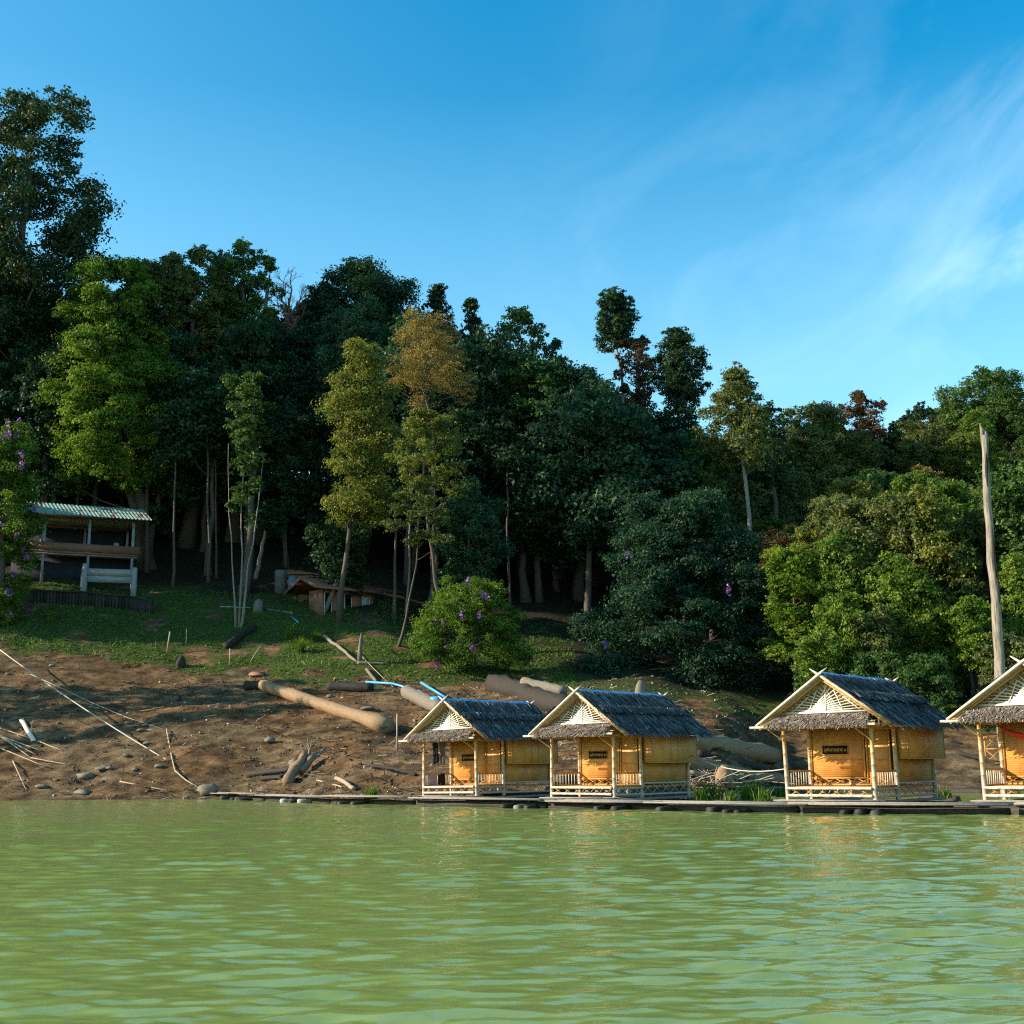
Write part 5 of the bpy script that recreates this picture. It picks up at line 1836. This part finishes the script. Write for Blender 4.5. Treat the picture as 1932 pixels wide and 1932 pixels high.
rock(163, 1470, 1.2, .45, 'largest pale boulder on the lower bank at left', 1)
for j, (x, y, w_) in enumerate([(98, 1258, .5), (241, 1368, .5), (271, 1366, .6), (267, 1382, .7), (172, 1337, .45), (183, 1339, .4), (192, 1453, .9), (207, 1451, .5), (300, 1451, .6), (254, 1457, .4), (278, 1406, .6), (228, 1345, .4), (238, 1430, .4), (14, 1274, .35), (422, 1305, .35)]):
    rock(x, y, w_, .22, 'flat grey stone slab lying on the bare bank at left', 20 + j, grp='stone slabs scattered on the bank')
rock(78, 1487, .8, .3, 'whitish stone close to the water at the far left', 61)
rock(509, 1402, .75, .38, 'white stone on the bank below the long tan log', 62)
rock(556, 1447, .7, .55, 'pale boulder behind the rooted stump', 63)
rock(692, 1340, .9, .28, 'pale flat stone on the bank right of the long tan log', 64)
rock(393, 1498, 1.1, .75, 'round grey boulder at the landing end of the walkway', 65)
rock(560, 1312, .5, .18, 'small flat stone above the long tan log, nearer its top', 66)
rock(622, 1316, .6, .25, 'grey stone above the middle of the long tan log', 67)


def rooted_stump():
    rng = np.random.default_rng(4)
    a, b = gA(540, 1482), gA(572, 1456)
    root = empty('driftwood_stump', a, 'upturned driftwood stump with root arms near the walkway', 'stump')
    b = b - a
    m = MB()
    m.tube(bend(rng, (0, 0, .15), b + [0, 0, .9], 8, .03), np.linspace(.32, .25, 8), 10, wob=.15, rng=rng)
    m.tube(bend(rng, b * .55 + [.2, 0, .3], b + [.6, -.2, .8], 6, .05), np.linspace(.26, .18, 6), 9, wob=.12, rng=rng)
    m.build('trunk', MAT['logtan'], root, smooth=True)
    for e in ((-.2, 0, 2.2), (.55, -.2, 2.5), (1.5, 0, 2.1), (1.9, .2, 1.9), (.2, .3, 2.9)):
        r = MB()
        r.tube(bend(rng, b + [0.1, 0, .7], b + np.array(e) * [.9, 1, .68], 6, .18), np.linspace(.15, .02, 6), 6)
        r.build('root', MAT['loggrey'], root, smooth=True)


rooted_stump()


def small_stump(px, py, w_, h, mat, label):
    rng = np.random.default_rng(int(px))
    g = gA(px, py)
    root = empty('stump', g, label, 'stump')
    m = MB(); m.tube(np.array([(0, 0, -.2), (0, 0, h * .4), (.06, 0, h * .8), (.1, 0, h)]), [w_ * .65, w_ * .5, w_ * .42, w_ * .16], 9, wob=.12, rng=rng)
    m.build('trunk', MAT[mat], root, smooth=True)


small_stump(487, 1154, .9, 1.1, 'loggrey', 'brown tree stump on the lawn between the white pipes')
small_stump(341, 1257, .7, .8, 'logdark', 'charred black stump at the lower edge of the lawn')
small_stump(338, 1322, .35, .4, 'logdark', 'tiny black stump on the bare bank')
small_stump(679, 1250, .30, 2.3, 'loggrey', 'grey split stump standing by the bleached fallen stem')
small_stump(1207, 1330, .62, 1.5, 'loggrey', 'pale cut post rising behind the second hut roof')
small_stump(1366, 1482, .9, .9, 'logtan', 'sawn tan log block below the lower tan log')


def drum():
    g = gA(823, 1345)
    root = empty('plastic_drum', g, 'blue plastic drum half hidden by the farthest hut roof', 'drum')
    m = MB(); m.tube(np.array([(0, 0, 0), (0, 0, .1), (0, 0, .5), (0, 0, .55), (0, 0, 1.0), (0, 0, 1.1)]), [.40, .45, .45, .48, .45, .36], 16); m.build('shell', MAT['blue'], root, smooth=True)


drum()


def tufts():
    """grass clumps"""
    items = [(545, 1206, 1.5, 'pale grass clump on the lawn, upper of two'), (566, 1232, 1.5, 'pale grass clump on the lawn, lower of two'), (592, 1212, 1.1, 'dim grass clump right of the two pale ones'),
             (96, 1172, .9, 'small leafy seedling on the lawn below the retaining wall'), (700, 1506, .7, 'yellow-green weed sprouting at the walkway left of the huts')]
    for j, (px, py, h, lab) in enumerate(items):
        p = gA(px, py) if j < 4 else atZ(px, py, .25)
        blades(p, h, 130, lab, 90 + j)
    wat = [(1352, 1503, .75), (1322, 1505, .6), (1335, 1503, .9), (1378, 1506, .5), (1408, 1503, .8), (1425, 1503, .9), (1440, 1505, .6), (1545, 1507, .5), (1590, 1505, .45), (1782, 1500, .5), (1478, 1498, .5)]
    for j, (px, py, h) in enumerate(wat):
        d = ray(px, py)
        # stand them on the raft line behind the walkway
        p = atZ(px, py + 4, .22)
        blades(p, h, 60, ['dark green grass tuft on the raft right of the second hut', 'short grass tuft by the back post of the second hut', 'tall dark tuft right of the second hut', 'low grass tuft on the floating log between the huts', 'bright tall grass tuft left of the large hut', 'brightest grass tuft left of the large hut', 'low grass tuft beside the brightest one',
                            'green weed under the porch of the large hut, left', 'green weed under the porch of the large hut, middle', 'grass tuft at the back post of the large hut', 'small weed at the front left post of the large hut'][j], 120 + j)


def blades(p, h, n, lab, seed):
    rng = np.random.default_rng(seed)
    root = empty('grass_tuft', p, lab, 'grass')
    m = MB()
    a = rng.uniform(0, 6.28, n)
    lean = rng.uniform(.05, .7, n)
    base = np.stack([rng.normal(0, .14, n), rng.normal(0, .10, n), np.zeros(n) - .05], 1)
    d = np.stack([np.cos(a) * lean, np.sin(a) * lean, np.ones(n)], 1)
    L = h * rng.uniform(.5, 1.1, n)[:, None]
    mid = base + d * L * .55
    tip = base + d * L + np.stack([np.cos(a) * lean, np.sin(a) * lean, -lean * .6], 1) * L * .5
    wv = np.stack([-np.sin(a), np.cos(a), np.zeros(n)], 1) * .022
    t = rng.uniform(0, 1, n)
    m.quads(np.stack([base - wv, base + wv, mid + wv, mid - wv], 1), t)
    m.quads(np.stack([mid - wv, mid + wv, tip + wv * .2, tip - wv * .2], 1), t)
    m.build('blades', MAT['grassleaf'], root)


tufts()


def palm_seedling():
    g = gA(752, 1250)
    rng = np.random.default_rng(2)
    root = empty('palm_seedling', g, 'young palm with a few arching fronds at the forest edge', 'plant')
    m = MB()
    for a, L in ((.3, 1.9), (1.2, 1.6), (2.6, 1.9), (3.6, 1.5), (5.0, 1.4)):
        k = 10
        for s_ in np.linspace(.15, 1, k):
            c_ = np.array([math.cos(a) * L * s_ * .8, math.sin(a) * L * s_ * .5, 1.5 * s_ - 1.0 * s_ * s_ + .5])
            for sd in (-1, 1):
                dv = np.array([-math.sin(a) * sd * .4, math.cos(a) * sd * .4, -.22])
                q = c_ + dv
                wv = np.array([math.cos(a), math.sin(a), 0]) * .05
                m.quads(np.array([[c_ - wv, c_ + wv, q + wv * .3, q - wv * .3]]), rng.uniform(.2, .8))
    m.build('frond', MAT['grassleaf'], root)
    t = MB(); t.tube(np.array([(0, 0, -.1), (0, 0, .6)]), .07, 6); t.build('stem', MAT['bark'], root)


palm_seedling()


def floats():
    p = atZ(1378, 1507, .05)
    root = empty('floating_block', (p[0], p[1], 0), 'pale floating chunk of wood between the second and large hut', 'float')
    m = MB()
    irregular_log(m, (-1.2, 0, .08), (1.2, -.9, .08), .24, np.random.default_rng(1))
    m.build('log', MAT['loggrey'], root, smooth=True)
    for j, (x0, x1, y, lab) in enumerate([(1766, 1856, 1493, 'far log boom floating behind the large hut'), (1740, 1806, 1507, 'dark sunken canoe-like float right of the large hut'), (1240, 1330, 1497, 'dark floating log behind the second hut'), (1380, 1480, 1497, 'dark wet log at the water edge left of the large hut')]):
        a, b = atZ(x0, y, .05), atZ(x1, y + 2, .05)
        c_ = (a + b) / 2
        root = empty('floating_log', (c_[0], c_[1], 0), lab, 'log')
        m = MB(); irregular_log(m, a - c_ + [0, 0, .06], b - c_ + [0, 0, .06], .2, np.random.default_rng(j + 5)); m.build('log', MAT['darkwood'], root, smooth=True)
    p = atZ(452, 1502, .1)
    root = empty('blue_float', (p[0], p[1], 0), 'dark blue plastic float by the landing', 'float')
    m = MB(); m.tube(np.array([(-1.0, .6, .12), (-.7, .4, .16), (.6, -.4, .16), (.9, -.6, .12)]), [.08, .22, .22, .08], 10); m.build('shell', MAT['bluetank'], root, smooth=True)
    # brushwood heap beside the lower tan log
    rng = np.random.default_rng(9)
    m = MB()
    for k in range(160):
        px = rng.uniform(1290, 1500); py = rng.uniform(1462, 1490)
        g = gA(px, py)
        d = np.array([rng.normal(0, 1), rng.normal(0, .5), rng.normal(0, .25)])
        m.tube(np.array([g + [0, 0, .08], g + d * .8 + [0, 0, .2]]), rng.uniform(.012, .035), 4, rng.uniform(0, 1), caps=False)
    o = m.build('brushwood', MAT['stick'])
    o['kind'] = 'stuff'; o['label'] = 'loose brushwood and twigs washed up between the huts'; o['category'] = 'brushwood'


floats()


def litter():
    """twigs and pebbles on the bare bank"""
    rng = np.random.default_rng(21)
    m = MB()
    n = 8000
    px = rng.uniform(-60, 1420, n); y = rng.uniform(58, 100, n)
    x = (px - 966) / PXF * y
    z = hfull(x, y)
    for i in range(n):
        if z[i] < -.05 or z[i] > 8.5:
            continue
        p = np.array([x[i], y[i], z[i]])
        if rng.uniform() < .45:
            d = np.array([rng.normal(0, 1), rng.normal(0, 1), rng.normal(.1, .2)]) * rng.uniform(.1, .55)
            m.tube(np.array([p + [0, 0, .02], p + d + [0, 0, .04]]), rng.uniform(.01, .03), 4, rng.uniform(0, 1), caps=False)
        else:
            s_ = rng.uniform(.02, .05) + .09 * rng.uniform() ** 5
            m.box(p + [0, 0, s_ * .2], (s_, s_ * .7, s_ * .45), np.array(Matrix.Rotation(rng.uniform(0, 6), 3, Vector(unit(rng.standard_normal(3))))), rng.uniform(0, 1))
    o = m.build('bank_litter', surf('mixed_litter', (0.04, 0.028, 0.018), (0.19, 0.135, 0.082), (1, 1, 1), 2, .85, 0, .01, .8, c3=(.40, .33, .25)))
    o['kind'] = 'stuff'; o['label'] = 'twigs, clods and pebbles strewn over the bare bank'; o['category'] = 'litter'
    # fallen leaves on the lawn
    m = MB()
    n = 5200
    px = rng.uniform(-60, 1050, n); y = rng.uniform(93, 118, n)
    x = (px - 966) / PXF * y
    z = hfull(x, y)
    k = fbm(x / 4, y / 4, 12, 3) > rng.uniform(.25, .7, n)
    x, y, z = x[k], y[k], z[k]
    Cc = np.stack([x, y, z + .07], 1)
    leaves(m, Cc, unit(np.stack([rng.normal(0, .4, len(x)), rng.normal(-.3, .4, len(x)), np.ones(len(x))], 1)), .20, .14, rng, rng.uniform(0, 1, len(x)), 0)
    o = m.build('leaf_litter', MAT['flower_spike'])
    o['kind'] = 'stuff'; o['label'] = 'brown fallen leaves scattered over the lawn'; o['category'] = 'fallen leaves'
    # turf on the lawn
    m = MB()
    n = 42000
    px = rng.uniform(-80, 1080, n); y = rng.uniform(84, 116, n)
    x = (px - 966) / PXF * y
    z = hfull(x, y)
    u, v = proj(np.stack([x, y, z], 1))
    gl = np.interp(u, [-400, 0, 150, 300, 450, 600, 700, 760, 860, 1080], [1205, 1222, 1240, 1258, 1273, 1288, 1300, 1282, 1298, 1296])
    k = (v < gl + rng.normal(0, 9, n)) & (z > 3) & (fbm(x / 2.2, y / 1.8, 71, 3) < .55 + rng.uniform(-.07, .07, n))
    x, y, z = x[k], y[k], z[k]
    n = len(x)
    b = np.stack([x, y, z - .02], 1)
    h = rng.uniform(.06, .20, n)
    d = np.stack([rng.normal(0, .5, n), rng.normal(0, .5, n), np.ones(n)], 1) * h[:, None]
    wv = unit(rng.standard_normal((n, 3)) * [1, 1, .1]) * .06
    m.quads(np.stack([b - wv, b + wv, b + d + wv * .5, b + d - wv * .5], 1), np.clip(.42 + .5 * (fbm(x / 3, y / 3, 5, 2) - .5) + rng.normal(0, .12, n), 0, 1))
    o = m.build('turf', MAT['grassleaf'])
    o['kind'] = 'stuff'; o['label'] = 'short green turf on the upper slope'; o['category'] = 'grass'


litter()

# ------------------------------------------------------------------ buildings on the slope
def pavilion():
    Y = 118.0
    ref = atY(247, 1100, Y)
    g = hground(ref[0], Y) - .1
    yaw = math.radians(24)
    root = empty('pavilion', (ref[0], Y, g), 'open two-storey pavilion with a rusty green tin roof', 'building', None, yaw)
    # local: x to the right along the front (0 = right front post), y backwards, z up
    zf = 3.05
    L = 11.0
    parts = []

    def P(name, mat, fn, parent=root, smooth=False):
        m = MB(); fn(m); return m.build(name, MAT[mat], parent, smooth)
    for x in (0, -4.0, -8.0):
        for y in (0, 4.6):
            P('post', 'white', lambda m: m.box((x, y, 3.05), (.12, .12, 3.15)))
    P('floor', 'board', lambda m: m.box((-L / 2 + .5, 2.3, zf - .1), (L / 2, 2.6, .10)))
    P('balustrade', 'board', lambda m: (m.box((-L / 2 + .62, -.20, zf + .42), (L / 2, .05, .36)), m.box((.58, 2.3, zf + .42), (.05, 2.4, .36))))
    P('floor_beam', 'white', lambda m: m.box((-L / 2 + .5, -.12, zf - .27), (L / 2, .07, .06)))

    def roof(m):
        ze, zr, yr = 6.35, 8.0, 2.3
        x0, x1 = -L - .2, 1.55
        for (ya_, yb_, za_, zb_) in ((-1.1, yr, ze, zr), (yr, 5.8, zr, ze)):
            n = 150
            xs_ = np.linspace(x0, x1, n)
            wv = .035 * np.sin(np.arange(n) * math.pi / 2)
            for f0, f1, lift_ in ((0, .52, 0.0), (.50, 1.0, .035)) if ya_ < 0 else ((0, 1, 0),):
                a = np.stack([xs_ - f0 * (.5 if ya_ < 0 else 0), np.full(n, ya_ + (yb_ - ya_) * f0), za_ + (zb_ - za_) * f0 + wv + lift_], 1)
                b = np.stack([xs_ - f1 * (.5 if ya_ < 0 else 0), np.full(n, ya_ + (yb_ - ya_) * f1), za_ + (zb_ - za_) * f1 + wv + lift_], 1)
                m.quads(np.stack([a[:-1], a[1:], b[1:], b[:-1]], 1))
    P('roof', 'tin', roof)
    P('roof_beam', 'bark', lambda m: (m.box((-L / 2 + .7, 0, 6.25), (L / 2 + .2, .08, .12)), m.box((-L / 2 + .7, 4.6, 6.25), (L / 2 + .2, .08, .12)), m.box((0, 2.3, 6.2), (.07, 2.2, .10))))
    P('back_wall', 'navy', lambda m: (m.box((-L / 2, 4.75, zf + 1.5), (L / 2 - .3, .05, 1.45)), m.box((-L / 2 + .2, 1.6, 1.4), (L / 2 - .15, .08, 1.45))))  # near-black lower panel added to darken the open lower storey
    P('crate', 'white', lambda m: (m.box((-1.45, .6, zf + .95), (.22, .2, .22)),))


pavilion()


def park_sign():
    a, b = gA(161, 1123), gA(248, 1127)
    c_ = (a + b) / 2
    d = b - a
    yaw = math.atan2(d[1], d[0])
    yaw = math.radians(16)
    W2 = 87 / PXF * c_[1] / 2 / math.cos(yaw)
    g = min(a[2], b[2])
    root = empty('park_sign', (c_[0], c_[1], g), 'big weathered grey board sign on two thick posts before the pavilion', 'sign', None, yaw)
    rng = np.random.default_rng(2)
    for x, h in ((-W2, 3.0), (W2, 2.75)):
        m = MB(); m.tube(np.array([(x, 0, -.4), (x - .03, 0, h * .45), (x, 0, h * .8), (x + .05, 0, h)]), [.27, .30, .27, .22], 8, wob=.05, rng=rng); m.build('post', MAT['signwood'], root, smooth=True)
    for z, h in ((2.22, .33), (1.58, .29)):
        m = MB(); m.box((0, -.05, z), (W2 - .15, .06, h)); m.build('board', MAT['signwood'], root)
    R_ = Matrix.Rotation(math.pi / 2, 4, 'X')
    text_mesh('หน่วยพิทักษ์อุทยานแห่งชาติ', .42, MAT['paleyellow'], root, Matrix.Translation((.15, -.118, 2.25)) @ R_, fit=W2 * 1.45)
    text_mesh('เขตรักษาพันธุ์สัตว์ป่า', .26, MAT['paleyellow'], root, Matrix.Translation((.25, -.118, 1.62)) @ R_, fit=W2 * .95)


park_sign()


def retaining_wall():
    rng = np.random.default_rng(6)
    pts = [gA(60, 1138), gA(150, 1141), gA(245, 1150), gA(286, 1158)]
    c_ = pts[1].copy()
    root = empty('retaining_wall', c_, 'low dark retaining wall of upright logs below the park sign', 'wall')
    m = MB(); cap = MB()
    tot = 46
    for k in range(tot):
        f = k / (tot - 1) * (len(pts) - 1)
        i = min(int(f), len(pts) - 2)
        p = pts[i] + (pts[i + 1] - pts[i]) * (f - i) - c_
        h = 1.05 + rng.normal(0, .04)
        m.tube(np.array([p + [0, 0, -.4], p + [0, 0, h]]), .13, 6, rng.uniform(0, 1))
    m.build('log_face', MAT['logdark'], root)
    for i in range(3):
        cap.bar(pts[i] - c_ + [0, .1, 1.12], pts[i + 1] - c_ + [0, .1, 1.12], .5, .14)
    cap.build('coping', MAT['darkwood'], root)


retaining_wall()


def brick_house():
    c0 = gA(607, 1163)
    Y = c0[1]
    g = c0[2] - .1
    yaw = math.radians(40)
    root = empty('brick_house', (c0[0], Y, g), 'small red brick house with a red tiled roof at the forest edge', 'house', None, yaw)
    # local: origin at the near corner; x right along the long side, y back along the gable side

    def P(name, mat, fn, parent=root):
        m = MB(); fn(m); return m.build(name, MAT[mat], parent)
    L, Wd, H = 5.5, 4.2, 2.5

    def walls(m):
        # long side with three openings
        op = [(.25, 1.0), (2.35, 3.1), (4.25, 5.0)]
        xs_ = [0] + [v for o_ in op for v in o_] + [L]
        for k in range(0, len(xs_), 2):
            m.box(((xs_[k] + xs_[k + 1]) / 2, .08, H / 2 - .2), ((xs_[k + 1] - xs_[k]) / 2, .08, H / 2 + .2))
        for (a, b) in op:
            m.box(((a + b) / 2, .08, H - .15), ((b - a) / 2, .078, .15))
        m.box((.08, Wd * .25 + .16, H / 2 - .2), (.078, Wd * .25, H / 2 + .2))
        m.box((L / 2, Wd, H / 2 - .2), (L / 2 - .2, .08, H / 2 + .2))
    P('wall', 'brick', walls)
    P('room', 'navy', lambda m: m.box((L / 2 + .2, 1.9, H / 2 - .2), (L / 2 - .5, .06, H / 2 + .1)))  # near-black sheet standing in for the dark interior behind the openings
    P('door', 'doorpale', lambda m: m.box((4.625, .08, 1.0), (.37, .03, 1.15)))

    def frames(m):
        for (a, b) in ((.25, 1.0), (2.35, 3.1), (4.25, 5.0)):
            for x in (a, b):
                m.box((x, .0, 1.05), (.04, .05, 1.15))
    P('door_frame', 'doorpale', frames)

    def roof(m):
        zr, ze = H + 1.15, H + .05
        x0, x1 = -1.0, L + .5
        yr = Wd / 2
        for (ya_, yb_) in ((-.75, yr), (Wd + .75, yr)):
            V = np.array([(x0, ya_, ze), (x1, ya_, ze), (x1, yb_, zr), (x0, yb_, zr), (x0, ya_, ze + .1), (x1, ya_, ze + .1), (x1, yb_, zr + .1), (x0, yb_, zr + .1)])
            m.mesh(V, [[0, 3, 2, 1], [4, 5, 6, 7], [0, 1, 5, 4], [0, 4, 7, 3], [1, 2, 6, 5]])
    P('roof', 'redroof', roof)
    P('fascia', 'board', lambda m: (m.bar((-1.03, -.78, H + .02), (-1.03, Wd / 2, H + 1.16), .06, .30, (0, -.4, 1)), m.bar((-1.03, Wd + .78, H + .02), (-1.03, Wd / 2, H + 1.16), .06, .30, (0, .4, 1)), m.bar((-1.0, -.79, H + .02), (L + .5, -.79, H + .02), .06, .22)))


brick_house()

g = gA(529, 1117)
root = empty('water_tank', g, 'tall grey concrete water tank left of the brick house', 'tank')
m = MB(); m.tube(np.array([(0, 0, -.3), (0, 0, .6), (0, 0, .62), (0, 0, 1.3), (0, 0, 1.32), (0, 0, 1.95)]), [.56, .56, .58, .56, .58, .56], 18); m.build('shell', MAT['tank'], root, smooth=True)
g = gA(553, 1116)
root = empty('water_tank', g, 'smaller blue-grey water tank with a domed top beside the concrete one', 'tank')
m = MB(); m.tube(np.array([(0, 0, -.3), (0, 0, .1), (0, 0, 1.2), (0, 0, 1.42), (0, 0, 1.52)]), [.46, .5, .5, .34, .12], 18); m.build('shell', MAT['bluetank'], root, smooth=True)
